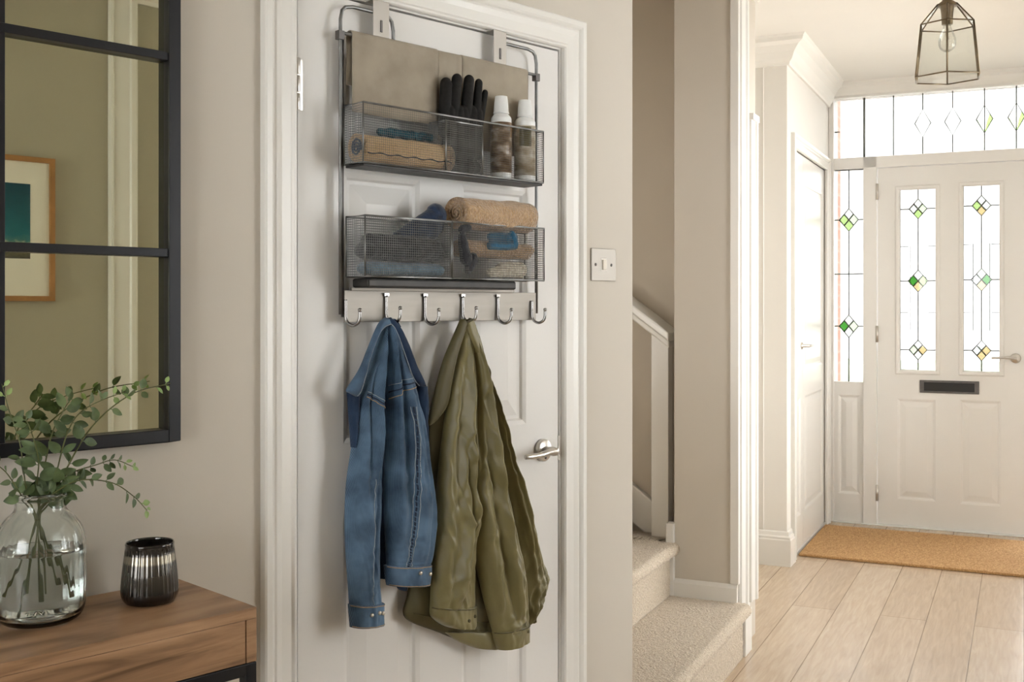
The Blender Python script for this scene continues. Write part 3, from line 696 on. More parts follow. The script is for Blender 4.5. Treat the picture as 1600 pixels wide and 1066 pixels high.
# ------------------------------------------------------------------ console table
CXR = WP(278, 910).x; CT = .862; CDp = .262
CXL = CXR-1.1
t = thing('console_table', D, ((CXR+CXL)/2, -CDp/2, 0), 'brown wood console table with black metal base below the mirror', 'console table')
MB().box(CXL, CXR, -CDp, -.004, CT-.018, CT).build('top_board', M_OAK, t, bevel=.001)
MB().box(CXR-.018, CXR, -CDp, -.004, CT-.088, CT-.018).build('end_panel', M_OAK, t, bevel=.001)
MB().box(CXL, CXL+.018, -CDp, -.004, CT-.088, CT-.018).build('end_panel', M_OAK, t, bevel=.001)
MB().box(CXL+.018, CXR-.020, -CDp+.001, -CDp+.017, CT-.088, CT-.0185).build('drawer_front', M_OAK, t, bevel=.001)
MB().box(CXL+.018, CXR-.018, -CDp+.018, -.006, CT-.088, CT-.078).build('bottom_board', M_OAK, t)
mb = MB(); q = .02; zt = CT-.089
for x in (CXL, CXR-q):
    mb.box(x, x+q, -CDp, -CDp+q, 0, zt); mb.box(x, x+q, -.026-q, -.026, 0, zt); mb.box(x, x+q, -CDp+q, -.026-q, zt-q, zt)
for y in (-CDp, -.026-q): mb.box(CXL+q, CXR-q, y, y+q, zt-q, zt)
mb.build('metal_base', M_BLACK, t, bevel=.0015)

# ------------------------------------------------------------------ glass vase with water
vg = bpy.data.materials.new('vase_glass'); vg.use_nodes = True; bb = vg.node_tree.nodes['Principled BSDF']
bb.inputs['Base Color'].default_value = (.955, .99, .97, 1); bb.inputs['Transmission Weight'].default_value = 1; bb.inputs['Roughness'].default_value = .01; bb.inputs['IOR'].default_value = 1.45
wt = bpy.data.materials.new('water'); wt.use_nodes = True; bb = wt.node_tree.nodes['Principled BSDF']
bb.inputs['Base Color'].default_value = (.97, .995, .985, 1); bb.inputs['Transmission Weight'].default_value = 1; bb.inputs['Roughness'].default_value = 0; bb.inputs['IOR'].default_value = 1.33
VN = .088
vc = WP(63, 900, VN); VX, VY = vc.x, -VN
t = thing('glass_vase', D, (VX, VY, CT), 'clear ribbed glass bottle vase half filled with water, on the console table', 'vase')
outer = [(0, .0005), (.045, .0005), (.057, .004), (.064, .014), (.0665, .03), (.0675, .07), (.0672, .11), (.065, .13), (.060, .146), (.050, .160), (.040, .170), (.037, .178), (.0375, .188), (.043, .193), (.0455, .197), (.043, .201)]
inner = [(.040, .200), (.0345, .190), (.034, .178), (.037, .168), (.047, .158), (.057, .144), (.0620, .13), (.0642, .11), (.0645, .07), (.0635, .03), (.060, .016), (.050, .009), (0, .008)]
def dense(P, k=4):
    q = smooth_path([(r, 0, z) for r, z in P], k); return [(max(0, p.x), p.z) for p in q]
mb = MB(); rows = []; seg = 360
for idx, (r, z) in enumerate(dense(outer)+dense(inner)):
    out = idx < len(dense(outer)); env = max(0, min(1, (z-.02)/.02))*max(0, min(1, (.165-z)/.03)) if out else 0
    rows.append([(VX+(r+.00012*env*math.cos(36*2*PI*k/seg))*math.cos(2*PI*k/seg), VY+(r+.00012*env*math.cos(36*2*PI*k/seg))*math.sin(2*PI*k/seg), CT+z) for k in range(seg)])
mb.grid(rows, True, True); mb.build('glass', vg, t)
wz = WP(63, 858, VN).z-CT
P = [(0, .0085), (.050, .0096), (.0598, .0165), (.0632, .03), (.0642, .07), (.0640, wz-.002), (.0643, wz), (.062, wz-.001), (0, wz-.001)]
MB().lathe(P, (VX, VY, CT), 72).build('water', wt, t)

# ------------------------------------------------------------------ eucalyptus sprigs
M_LEAF = mat('eucalyptus_leaf', s2l(104, 122, 80), .5, col2=s2l(62, 80, 48), vscale=30, bump=.1, bscale=50)
M_LEAFY = mat('young_leaf', s2l(160, 184, 118), .5, col2=s2l(120, 150, 84), vscale=30)
M_STEM = mat('green_stem', s2l(98, 104, 56), .55, col2=s2l(72, 74, 36), vscale=40)
def leaf(mb, base, d, up, L, W_, curl=.2):
    d = d.normalized(); s = d.cross(up); 
    if s.length < .05: s = d.cross(Vector((.3, 1, .2)))
    s.normalize(); n = s.cross(d).normalized(); rows = []
    for i in range(9):
        t_ = i/8; wv = W_*(math.sin(PI*t_**.8)**.75 if 0 < t_ < 1 else 0.02)
        c = base+d*(L*t_)+n*(-curl*L*t_*t_)
        rows.append([c+s*(wv*k)+n*(abs(k)*wv*.28) for k in (-1, -.55, 0, .55, 1)])
    mb.grid(rows, False, True)
def sprig(pts, ns, lw, count, label, start=.35, young=.93, seed=1, spread=1.0, lsize=.024):
    rnd = random.Random(seed)
    P = [WP(x, y, n) for (x, y), n in zip(pts, ns)]
    sp = smooth_path(P, 8); N = len(sp)
    t = thing('eucalyptus_sprig', D, P[0], label, 'foliage', 'eucalyptus sprigs in the glass vase')
    m = MB(); m.tube(sp, [lw*(1-.65*i/N) for i in range(N)], 7); m.build('stem', M_STEM, t)
    lf = MB(); ly = MB()
    cnt = count
    for k in range(cnt):
        f_ = start+(1-start)*k/(cnt-1); i = min(N-2, int(f_*(N-1))); tg = (sp[i+1]-sp[i]).normalized()
        for sd in (-1, 1):
            if rnd.random() < .10: continue
            ang = rnd.uniform(0, 2*PI) if rnd.random() < .35 else (0 if k % 2 else .6)
            side = tg.cross(Vector((0, 1, 0))).normalized()*math.cos(ang)+Vector((0, 1, 0))*math.sin(ang)*.8
            dr = (side*sd*rnd.uniform(.7, 1.15)*spread+tg*rnd.uniform(.45, .95)+Vector((0, 0, -.1)))
            L = lsize*(1.32-.85*max(0, f_-.3)/.7)*rnd.uniform(.8, 1.15)
            up = Vector((rnd.uniform(-.8, .8), -1, rnd.uniform(-.5, .9))).normalized()
            tgt = ly if f_ > young else lf
            mbq = tgt; st_ = sp[i]; q = dr.normalized()
            mbq.tube([st_, st_+q*.004], .0006, 5); leaf(mbq, st_+q*.0035, dr, up, L, L*rnd.uniform(.25, .34), rnd.uniform(-.1, .3))
    if lf.v: lf.build('leaves', M_LEAF, t)
    if ly.v: ly.build('young_leaves', M_LEAFY, t)
n = VN
sprig([(100, 930), (82, 870), (60, 812), (72, 785), (92, 755), (142, 669), (204, 617), (266, 599)], [n+.01, n, n, n+.005, n+.01, n, n-.02, n-.04], .0022, 12, 'longest sprig, arching up right across the mirror frame', seed=3, start=.42, lsize=.030)
sprig([(38, 955), (50, 880), (62, 806), (70, 785), (95, 764), (128, 750), (176, 755), (209, 776), (230, 798)], [n-.01, n, n, n+.01, n+.02, n+.02, n+.01, n, n], .0019, 11, 'lowest sprig, bending right and down beside the vase', seed=5, start=.45, lsize=.024)
sprig([(64, 935), (62, 870), (60, 810), (68, 785), (100, 745), (152, 726), (180, 719), (209, 730)], [n, n, n, n+.01, n+.01, n, n-.01, n-.01], .0018, 9, 'thin sprig reaching right just below the mirror frame', seed=8, start=.5, lsize=.021)
sprig([(14, 930), (40, 870), (57, 812), (62, 785), (66, 750), (81, 679), (100, 640), (112, 622)], [n, n+.01, n, n, n, n-.01, n-.02, n-.02], .0020, 8, 'upright sprig with the broadest leaves above the vase centre', seed=12, start=.5, lsize=.036, young=1.1)
sprig([(98, 915), (80, 860), (58, 812), (48, 785), (40, 759), (31, 693), (14, 641), (3, 600)], [n-.01, n-.01, n, n, n, n-.01, n-.02, n-.02], .0018, 9, 'sprig leaning up left to the edge of the picture', seed=21, start=.48, lsize=.026)
sprig([(70, 925), (66, 870), (56, 815), (42, 788), (28, 766), (9, 738), (-20, 715)], [n+.02, n+.01, n, n+.01, n+.02, n+.03, n+.03], .0018, 6, 'short low sprig leaning left over the vase rim', seed=25, start=.6, lsize=.024)
sprig([(45, 925), (52, 870), (60, 812), (60, 785), (58, 755), (60, 717), (48, 672), (40, 655)], [n+.02, n+.01, n, n, n+.01, n+.02, n+.03, n+.03], .0018, 7, 'short dense sprig straight above the vase neck', seed=30, start=.52, lsize=.032, young=1.1)
sprig([(84, 910), (72, 865), (62, 812), (76, 785), (88, 740), (104, 680), (124, 646), (158, 626), (196, 612)], [n, n, n, n, n+.01, n+.01, n, n-.01, n-.02], .0018, 9, 'sprig curving right above its longest neighbour, close to the mirror', seed=44, start=.5, lsize=.028)

# ------------------------------------------------------------------ ribbed dark glass tumbler
dk = bpy.data.materials.new('smoked_lustre_glass'); dk.use_nodes = True; nt = dk.node_tree; bb = nt.nodes['Principled BSDF']
tc = nd(nt, 'ShaderNodeTexCoord'); sp = nd(nt, 'ShaderNodeSeparateXYZ'); nt.links.new(tc.outputs['Object'], sp.inputs[0])
r = nd(nt, 'ShaderNodeValToRGB'); mr = nd(nt, 'ShaderNodeMapRange'); mr.inputs['From Min'].default_value = 0; mr.inputs['From Max'].default_value = .1
nt.links.new(sp.outputs['Z'], mr.inputs['Value']); nt.links.new(mr.outputs[0], r.inputs[0]); els = r.color_ramp.elements
els[0].position = .12; els[0].color = (.012, .009, .008, 1); els[1].position = 1; els[1].color = (.02, .018, .016, 1)
for p, c in ((.35, (.05, .043, .036, 1)), (.66, (.085, .075, .062, 1)), (.70, (.32, .28, .21, 1)), (.79, (.30, .26, .20, 1)), (.82, (.06, .052, .045, 1))): k = els.new(p); k.color = c
nt.links.new(r.outputs[0], bb.inputs['Base Color']); bb.inputs['Roughness'].default_value = .12; bb.inputs['Metallic'].default_value = .55; bb.inputs['Coat Weight'].default_value = .6
CN = .108; cc = WP(234, 930, CN)
out = [(0, 0), (.034, 0), (.041, .003), (.0455, .012), (.0462, .022), (.0452, .04), (.043, .06), (.0405, .08), (.039, .092), (.0392, .096), (.0382, .0985)]
inn = [(.0368, .098), (.0362, .092), (.038, .075), (.041, .05), (.042, .022), (.036, .010), (0, .009)]
rows = []; seg = 160; ring = dense(out); ring2 = dense(inn)
for idx, (rr, z) in enumerate(ring+ring2):
    env = max(0, min(1, (z-.004)/.02))*max(0, min(1, (.092-z)/.006)) if idx < len(ring) else 0
    rows.append([(cc.x+(rr-.0016*env*abs(math.sin(18*2*PI*k/seg/1.0)))*math.cos(2*PI*k/seg), -CN+(rr-.0016*env*abs(math.sin(18*2*PI*k/seg)))*math.sin(2*PI*k/seg), CT+.0005+z) for k in range(seg)])
tag(MB().grid(rows, True, True).build('ribbed_tumbler', dk, frame=D, org=(cc.x, -CN, CT)), 'dark smoky ribbed glass tumbler standing on the console, right of the vase', 'candle holder')

# ------------------------------------------------------------------ over-door rack
RN = .022
rack = thing('over_door_rack', D, (.38, -.03, 1.32), 'grey wire over-door storage rack with baskets and hooks, hung on the white panelled door', 'door rack')
RL = WP(532, 300, RN).x; RR = WP(838, 300, RN).x
ZB1, ZT_1 = 1.636, 1.754; ZB2, ZT_2 = 1.411, 1.531
BNB, BNF = .026, .088
zr = 1.90                       # top cross bar
def rod(x, side):
    top = 1.958
    w_ = .128 if side > 0 else .135
    s = 1 if side < 0 else -1
    path = [(x, -RN, 1.335), (x, -RN, 1.6), (x, -RN, zr), (x, -RN, top-.03)]
    c = [(x+s*.004, -RN, top-.012), (x+s*.012, -RN, top-.004), (x+s*.03, -RN, top)]
    e_ = [(x+s*(w_-.03), -RN, top), (x+s*(w_-.012), -RN, top-.004), (x+s*(w_-.004), -RN, top-.012), (x+s*w_, -RN, top-.03), (x+s*w_, -RN, zr-.012)]
    return path+c+e_
for x, sd in ((RL, -1), (RR, 1)):
    MB().tube(rod(x, sd), .0038, 10).build('side_rod', M_WIRE, rack)
MB().tube([(RL-.004, -RN-.003, zr), (RR+.004, -RN-.003, zr)], .0035, 10).build('cross_bar', M_WIRE, rack)
MB().tube([(RL+.0075, -RN+.004, zr-.01), (RL+.0075, -RN+.004, 1.33)], .003, 8).build('inner_rod', M_DARKSTEEL, rack)
for x in (RL, RR): MB().box(x-.009, x+.006, -RN-.007, -RN+.006, zr-.014, zr+.004).build('rod_clamp', M_DARKSTEEL, rack, bevel=.001)
for pa_, pb_ in ((583, 608), (771.5, 791)):
    a = WP(pa_, 40, RN+.004).x; c = WP(pb_, 40, RN+.004).x
    mb = MB(); mb.box(a, c, -RN-.0045, -RN-.003, zr-.005, DT+.0013); mb.box(a, c, -RN-.0045, -.001, DT-.0005, DT+.0012)
    ob_ = mb.build('over_door_bracket', M_BRKT, rack, bevel=.0004)
    k = (a+c)/2
    MB().box(k-.003, k+.003, -RN-.0062, -RN-.004, zr+.018, zr+.043).build('bracket_slot', M_DARKSTEEL, ob_, bevel=.001)
def wires(mb, o, u, v, su, sv, sp=.0050, r=.0005):
    o, u, v = Vector(o), Vector(u), Vector(v)
    nu, nv = max(1, round(su/sp)), max(1, round(sv/sp))
    for i in range(nu+1): p = o+u*(su*i/nu); mb.tube([p, p+v*sv], r, 4)
    for j in range(nv+1): p = o+v*(sv*j/nv); mb.tube([p, p+u*su], r, 4)
def basket(x0, x1, z0, z1, label, fr=.00045):
    mb = MB(); yb, yf_ = -BNB, -BNF; dp = BNF-BNB; taper = .003
    wires(mb, (x0+.001, yf_, z0), (1, 0, 0), (0, 0, 1), x1-x0-.002, z1-z0, .0050, fr)
    wires(mb, (x0+.001, yb, z0), (1, 0, 0), (0, 0, 1), x1-x0-.002, z1-z0)
    for x in (x0, x1): wires(mb, (x, yb, z0), (0, -1, 0), (0, 0, 1), dp, z1-z0)
    wires(mb, (x0, yb, z0), (1, 0, 0), (0, -1, 0), x1-x0, dp)
    bk = mb.build('wire_basket', M_WIRE, rack); tag(bk, label)
    rm = MB(); c4 = [(x0, yb, z1), (x0, yf_, z1), (x1, yf_, z1), (x1, yb, z1)]; rm.tube(c4, .0022, 8, closed=True)
    c4 = [(x0, yb, z0), (x0, yf_, z0), (x1, yf_, z0), (x1, yb, z0)]; rm.tube(c4, .0020, 8, closed=True)
    for p in ((x0, yf_), (x1, yf_), (x0, yb), (x1, yb)): rm.tube([(p[0], p[1], z0), (p[0], p[1], z1)], .0017, 8)
    rm.build('rim_wire', M_WIRE, bk)
    return bk
U0, U1 = WP(538, 174, BNB).x, WP(849, 207, BNF).x
bu = basket(U0, U1, ZB1, ZT_1, 'long upper wire basket', fr=.00026)
MB().box(U0+.002, U1-.002, -BNF+.001, -BNB-.001, ZB1-.007, ZB1-.0022).build('tray_base', M_TRAY, bu, bevel=.001)
V0, Vm, V1 = WP(541, 347, BNB).x, WP(706, 350, BNF).x, WP(850, 357, BNF).x
bl = basket(V0, Vm-.002, ZB2, ZT_2, 'left lower wire basket'); br_ = basket(Vm+.002, V1, ZB2, ZT_2, 'right lower wire basket')
MB().box(WP(550, 443, .03).x, WP(806, 443, .08).x, -.082, -.030, 1.389, 1.4075).build('dark_shelf_tray', M_TRAY, rack, bevel=.004)
MB().box(WP(548, 450, .03).x, WP(826, 443, .08).x, -.034, -.026, 1.383, 1.390).build('tray_lip', M_PLATE, rack, bevel=.001)
PZ0, PZ1 = 1.3195, 1.384
MB().box(RL+.008, RR-.004, -.0245, -.0225, PZ0, PZ1).build('hook_rail', M_PLATE, rack, bevel=.0006)
HN = .026
hooks = []
for i, p in enumerate((540, 603.5, 664, 723, 778, 831)):
    x = WP(p, 480, .028).x; zt_ = 1.374 if 0 < i < 5 else 1.365; zb_ = 1.330 if i in (1, 3) else 1.326
    pts = [(x, -.028, zt_), (x, -.0285, 1.35), (x, -.029, zb_+.002), (x+.0015, -.034, zb_-.008), (x+.005, -.045, zb_-.013), (x+.009, -.056, zb_-.008), (x+.011, -.060, zb_+.002), (x+.011, -.0605, zb_+.016)]
    sp_ = smooth_path(pts, 6)
    h = MB(); h.tube(sp_, .0033, 10); h.lathe([(0, -.0042), (.0035, -.003), (.0042, 0), (.0035, .003), (0, .0042)], (x+.011, -.0605, zb_+.018), 12)
    if 0 < i < 5: h.box(x-.006, x+.006, -.0305, -.0245, zt_-.001, zt_+.005)
    h.build('coat_hook', M_HOOK, rack); hooks.append((x+.006, zb_))

# ------------------------------------------------------------------ cloth laid over the top bar
def hung_sheet(name, x0, x1, zb, n0, label, thick=.006, seed=0, drop_b=None):
    """a folded sheet hung over the cross bar: front leaf, fold over the bar, back leaf"""
    ny = -RN-.003; R = .0065+n0
    rows = []; nx = 26
    prof = []
    for k in range(14): prof.append((ny-R, zb+(zr-zb)*k/13))
    for k in range(1, 8): a = PI-PI*k/8; prof.append((ny+R*math.cos(a), zr+R*math.sin(a)*.8))
    zb2 = drop_b or zb+.03
    yb_ = min(ny+R, -.006)
    for k in range(10): prof.append((yb_, zr-(zr-zb2)*k/9))
    m = MB()
    for k, (y, z) in enumerate(prof):
        row = []
        for i in range(nx):
            s_ = i/(nx-1); x = x0+(x1-x0)*s_
            wv = .0008*math.sin(9*s_+seed)+.0008*noise.noise(Vector((x*18, z*14, seed)))
            row.append((x, y-abs(wv) if k < 14 else y, z+.001*math.sin(7*s_+seed)*(1 if k == 0 else 0)))
        rows.append(row)
    m.grid(rows, False, True)
    o = m.build(name, M_CANVAS, frame=D, org=((x0+x1)/2, ny, zb))
    md = o.modifiers.new('thickness', 'SOLIDIFY'); md.thickness = .0022; md.offset = 0
    return tag(o, label, 'cloth', 'folded canvas cloths over the rack bar')
xa, xb = WP(550, 100, .034).x, WP(684, 100, .034).x; xc, xd = WP(722, 110, .033).x, WP(824, 130, .033).x
hung_sheet('folded_canvas_cloth', xa, xb, 1.742, .003, 'wide taupe canvas cloth folded over the rack top bar, left of the black glove', seed=1, drop_b=1.80)
hung_sheet('folded_canvas_cloth', xc, xd, 1.70, .002, 'taupe canvas cloth folded over the rack bar behind the two white-capped bottles', seed=5, drop_b=1.80)
hung_sheet('folded_canvas_cloth', xb+.0015, xc-.0012, 1.71, .001, 'narrow taupe canvas strip over the rack bar directly behind the black glove', seed=9, drop_b=1.80)

# ------------------------------------------------------------------ black work glove
M_GLOVE = mat('black_rubberised_knit', (.010, .009, .008), .7, col2=(.006, .005, .004), vscale=120, bump=.4, bscale=160, spec=.2)
def capsule(mb, a, b_, r0, r1, flat=.8, seg=16):
    a, b_ = Vector(a), Vector(b_); t_ = (b_-a).normalized(); u = Vector((0, 1, 0)); s_ = t_.cross(u).normalized(); u = s_.cross(t_)
    rows = []
    L = (b_-a).length
    for k in range(-5, 0): ang = k/5*PI/2; rows.append((a+t_*(r0*math.sin(ang)), r0*math.cos(ang)))
    for k in range(9): rows.append((a+t_*(L*k/8), r0+(r1-r0)*k/8))
    for k in range(1, 6): ang = k/5*PI/2; rows.append((b_+t_*(r1*math.sin(ang)), max(1e-4, r1*math.cos(ang))))
    mb.grid([[c+(s_*math.cos(2*PI*j/seg)+u*math.sin(2*PI*j/seg)*flat)*max(r, 1e-4) for j in range(seg)] for c, r in rows], True, True, True, True)
GN = .052
g = MB()
GK = 1.0
def gp(px, py, n=GN): p = WP(px, py, n); return (p.x, p.y, p.z)
capsule(g, gp(693, 205), gp(697, 131), .0145, .0140)
capsule(g, gp(708, 180), gp(714, 124, .055), .0140, .0128)
capsule(g, gp(728, 180), gp(733, 126, .056), .0145, .0130)
capsule(g, gp(743, 185), gp(748, 130, .056), .0120, .0098)
capsule(g, gp(748, 200), gp(758, 145, .052), .0105, .0075)
for q in ((700, 714), (714, 722), (722, 734), (734, 744)):
    capsule(g, gp(q[0], 240), gp(q[0]+2, 175), .017, .015, .85); capsule(g, gp(q[1], 240), gp(q[1]+2, 178), .016, .013, .85)
capsule(g, gp(700, 262), gp(742, 262), .014, .014, .9)
o = g.build('work_glove', M_GLOVE, frame=D, org=gp(720, 262))
md = o.modifiers.new('join', 'REMESH'); md.mode = 'VOXEL'; md.voxel_size = .0016; md.use_smooth_shade = True
md = o.modifiers.new('relax', 'SMOOTH'); md.factor = .5; md.iterations = 3
tag(o, 'black work glove standing fingers up in the upper basket, left of the bottles', 'glove')
# inner mesh cup the glove stands in
cup = MB(); cx0, cx1 = WP(695, 230, .085).x, WP(752, 230, .085).x
wires(cup, (cx0, -.0885, ZB1+.003), (1, 0, 0), (0, 0, 1), cx1-cx0, .105, .0042); wires(cup, (cx0, -.031, ZB1+.003), (1, 0, 0), (0, 0, 1), cx1-cx0, .105, .0042)
for x in (cx0, cx1): wires(cup, (x, -.031, ZB1+.003), (0, -1, 0), (0, 0, 1), .0575, .105, .0042); cup.tube([(x, -.0885, ZB1+.003), (x, -.0885, ZB1+.108)], .0017, 8)
cup.tube([(cx0, -.031, ZB1+.108), (cx0, -.0885, ZB1+.108), (cx1, -.0885, ZB1+.108), (cx1, -.031, ZB1+.108)], .0016, 8, closed=True)
cup.build('inner_mesh_cup', M_WIRE, bu)

# ------------------------------------------------------------------ two bottles
def bottle_mat(name, cols, seed):
    m = bpy.data.materials.new(name); m.use_nodes = True; nt = m.node_tree; bb = nt.nodes['Principled BSDF']
    tc = nd(nt, 'ShaderNodeTexCoord'); mp = nd(nt, 'ShaderNodeMapping'); mp.inputs['Location'].default_value = (seed, 0, 0); mp.inputs['Scale'].default_value = (34, 34, 70)
    nt.links.new(tc.outputs['Object'], mp.inputs[0]); v = nd(nt, 'ShaderNodeTexNoise'); v.inputs['Scale'].default_value = .9; v.inputs['Detail'].default_value = 5
    nt.links.new(mp.outputs[0], v.inputs['Vector']); r = nd(nt, 'ShaderNodeValToRGB'); r.color_ramp.interpolation = 'LINEAR'
    els = r.color_ramp.elements; els[0].position = .36; els[0].color = (*s2l(*cols[0]), 1); els[1].position = .62; els[1].color = (*s2l(*cols[2]), 1); k = els.new(.5); k.color = (*s2l(*cols[1]), 1)
    nt.links.new(v.outputs['Fac'], r.inputs[0]); nt.links.new(r.outputs[0], bb.inputs['Base Color']); bb.inputs['Roughness'].default_value = .3; return m
M_BOT = mat('white_plastic', s2l(226, 226, 224), .35, var=.02)
for (px, body, cap_t, lab, name, mt, half) in ((783, .0235, 151, 'white-capped spray bottle with brown and dark label, nearer the glove', 'bottle', bottle_mat('brown_label', ((84, 62, 36), (126, 104, 80), (176, 164, 150)), 3), 1),
                                       (820, .0245, 157, 'white-capped bottle with pale taupe label, at the right end of the upper basket', 'bottle', bottle_mat('taupe_label', ((148, 132, 108), (176, 164, 144), (196, 188, 176)), 8), 0)):
    n_ = .057; c = WP(px, 240, n_); zt = WP(px, cap_t, n_).z; z0 = ZB1+.003
    hgt = zt-z0
    t = thing(name, D, (c.x, -n_, z0), lab, 'bottle', 'white-capped bottles in the upper basket')
    MB().lathe(dense([(0, 0), (body-.003, 0), (body, .004), (body, .03), (body, hgt*.55), (body, hgt*.70), (body*.97, hgt*.735), (body*.8, hgt*.765), (.0160, hgt*.78), (.0150, hgt*.80)], 3), (c.x, -n_, z0), 40).build('bottle_body', M_BOT, t)
    MB().lathe([(body+.0005, .012), (body+.0006, .012), (body+.0006, hgt*.675), (body+.0004, hgt*.675)], (c.x, -n_, z0), 40).build('label_band', mt, t)
    if half:
        rows = []
        for z in (hgt*.50, hgt*.668): rows.append([(c.x+(body+.0009)*math.cos(a), -n_+(body+.0009)*math.sin(a), z0+z) for a in [math.radians(q) for q in range(-78, 12, 6)]])
        MB().grid(rows, False, True).build('amber_label_patch', mat('amber_label', s2l(124, 92, 50), .3, var=.2, vscale=60), t)
    else:
        rows = []
        for z in (hgt*.42, hgt*.66): rows.append([(c.x+(body+.0009)*math.cos(a), -n_+(body+.0009)*math.sin(a), z0+z) for a in [math.radians(q) for q in range(-165, -95, 6)]])
        MB().grid(rows, False, True).build('olive_label_patch', mat('olive_label', s2l(88, 80, 48), .3, var=.25, vscale=60), t)
    MB().lathe(dense([(.0180, hgt*.785), (.0180, hgt*.80), (.0172, hgt*.81), (.0160, hgt*.90), (.0142, hgt*.985), (.0125, hgt), (0, hgt)], 3), (c.x, -n_, z0), 36).build('cap', M_BOT, t)

# ------------------------------------------------------------------ rolls, towels and knits in the baskets
M_JUTE = weave('jute_weave', s2l(240, 208, 164), s2l(206, 170, 124), 90, .95, 1, .1, dist=.004)
M_TERRY = mat('beige_terry', s2l(204, 172, 134), .98, col2=s2l(172, 138, 102), vscale=190, bump=1, bscale=210, bdist=.008, sheen=.5)
M_NAVY = mat('navy_fleece', s2l(24, 46, 76), .95, col2=s2l(12, 24, 44), vscale=60, bump=.6, bscale=160, bdist=.003, sheen=.3)
M_TEAL = mat('teal_fleece', s2l(20, 92, 124), .9, col2=s2l(10, 64, 90), vscale=60, bump=.6, bscale=160, bdist=.003, sheen=.3)
M_SLATE = mat('slate_blue_knit', s2l(106, 132, 150), .95, col2=s2l(74, 98, 118), vscale=70, bump=.8, bscale=200, bdist=.004, sheen=.3)
M_CHAR = mat('charcoal_knit', s2l(50, 50, 54), .95, col2=s2l(30, 30, 34), vscale=60, bump=.8, bscale=180, bdist=.004, sheen=.2)
M_CREAM = mat('cream_knit', s2l(240, 232, 216), .95, col2=s2l(196, 184, 160), vscale=120, bump=1, bscale=200, bdist=.006, sheen=.3)
def roll(name, x0, x1, r, n_, z, mt, label, cat, ry=1.0, rz=1.0, seed=0, core=None, lump=.0015, coremat=None, group=None):
    """rolled fabric: outer turns with soft ends plus a spiral inside each end"""
    t = thing(name, D, ((x0+x1)/2, -n_, z-r*rz), label, cat, group)
    rows = []; seg = 48; prof = []
    for k in range(7): a = PI/2*k/6; prof.append((x0+r*.28*(1-math.sin(a)), r*(.72+.28*math.sin(a)) if k else r*.66))
    prof = [(x0+.004, r*.62)]+[(x0+r*.25*(1-math.sin(PI/2*k/6)), r*(.75+.25*math.sin(PI/2*k/6))) for k in range(7)]
    K = 30
    prof += [(x0+r*.25+(x1-x0-r*.5)*k/K, r) for k in range(1, K)]
    prof += [(x1-r*.25*(1-math.sin(PI/2*k/6)), r*(.75+.25*math.sin(PI/2*k/6))) for k in range(6, -1, -1)]+[(x1-.004, r*.62)]
    for (x, q) in prof:
        row = []
        for j in range(seg):
            a = 2*PI*j/seg; f_ = 1+lump/r*noise.noise(Vector((x*25, math.cos(a)*1.6, math.sin(a)*1.6+seed)))*2
            row.append((x, -n_+q*f_*math.cos(a)*ry, z+q*f_*math.sin(a)*rz))
        rows.append(row)
    MB().grid(rows, True, True, True, True).build('rolled_cloth', mt, t)
    for xe, sg in ((x0, -1), (x1, 1)):
        pts = []
        for k in range(80):
            a = k/80*2*PI*2.6; q = r*.58*(k/80)+r*.06; pts.append((xe+sg*-.001, -n_+q*math.cos(a)*ry, z+q*math.sin(a)*rz))
        MB().tube(pts, r*.075, 6).build('spiral_end', coremat or mt, t)
    return t
JR = roll('rolled_jute_mat', WP(556, 240, .06).x, WP(699, 240, .06).x, .0285, .060, ZB1+.0315, M_JUTE, 'rolled straw-coloured woven mat lying in the left of the upper basket', 'mat', ry=.92, seed=2, lump=.001, coremat=M_NAVY)
sm = MB(); x0, x1 = WP(556, 240, .06).x, WP(699, 240, .06).x
pts = [(x0+.01+(x1-x0-.02)*k/40, -.060-.0272*math.cos(.38+.05*math.sin(k*.8)), ZB1+.0315-.0295*math.sin(.38+.05*math.sin(k*.8))) for k in range(41)]
sm.tube(pts, .0014, 6); sm.build('dark_edge', M_CHAR, JR)
# teal cloth behind the roll
def lump_cloth(name, P, mt, label, cat, seed=0, amp=.004, group=None, sub=None):
    """soft bundle: capsules fused together"""
    m = MB()
    for (a, b_, r0, r1, fl) in P: capsule(m, a, b_, r0, r1, fl)
    c = Vector(P[0][0])
    o = m.build(name, mt, frame=D, org=(c.x, c.y, min(q[0][2]-q[2] for q in P)))
    md = o.modifiers.new('join', 'REMESH'); md.mode = 'VOXEL'; md.voxel_size = .0018; md.use_smooth_shade = True
    md = o.modifiers.new('relax', 'SMOOTH'); md.factor = .5; md.iterations = 4
    tx = bpy.data.textures.new(name, 'CLOUDS'); tx.noise_scale = .02
    md = o.modifiers.new('creases', 'DISPLACE'); md.texture = tx; md.strength = amp; md.mid_level = .5
    return tag(o, label, cat, group)
lump_cloth('knitted_scarf', [(gp(594, 206, .038), gp(672, 215, .038), .0085, .0095, .9), (gp(606, 232, .038), gp(680, 240, .038), .009, .009, .9)], mat('teal_knit', s2l(16, 80, 96), .95, col2=s2l(8, 44, 58), vscale=90, bump=1, bscale=150, bdist=.005),
           'dark teal knitted scarf tucked behind the rolled straw mat', 'scarf', amp=.008)
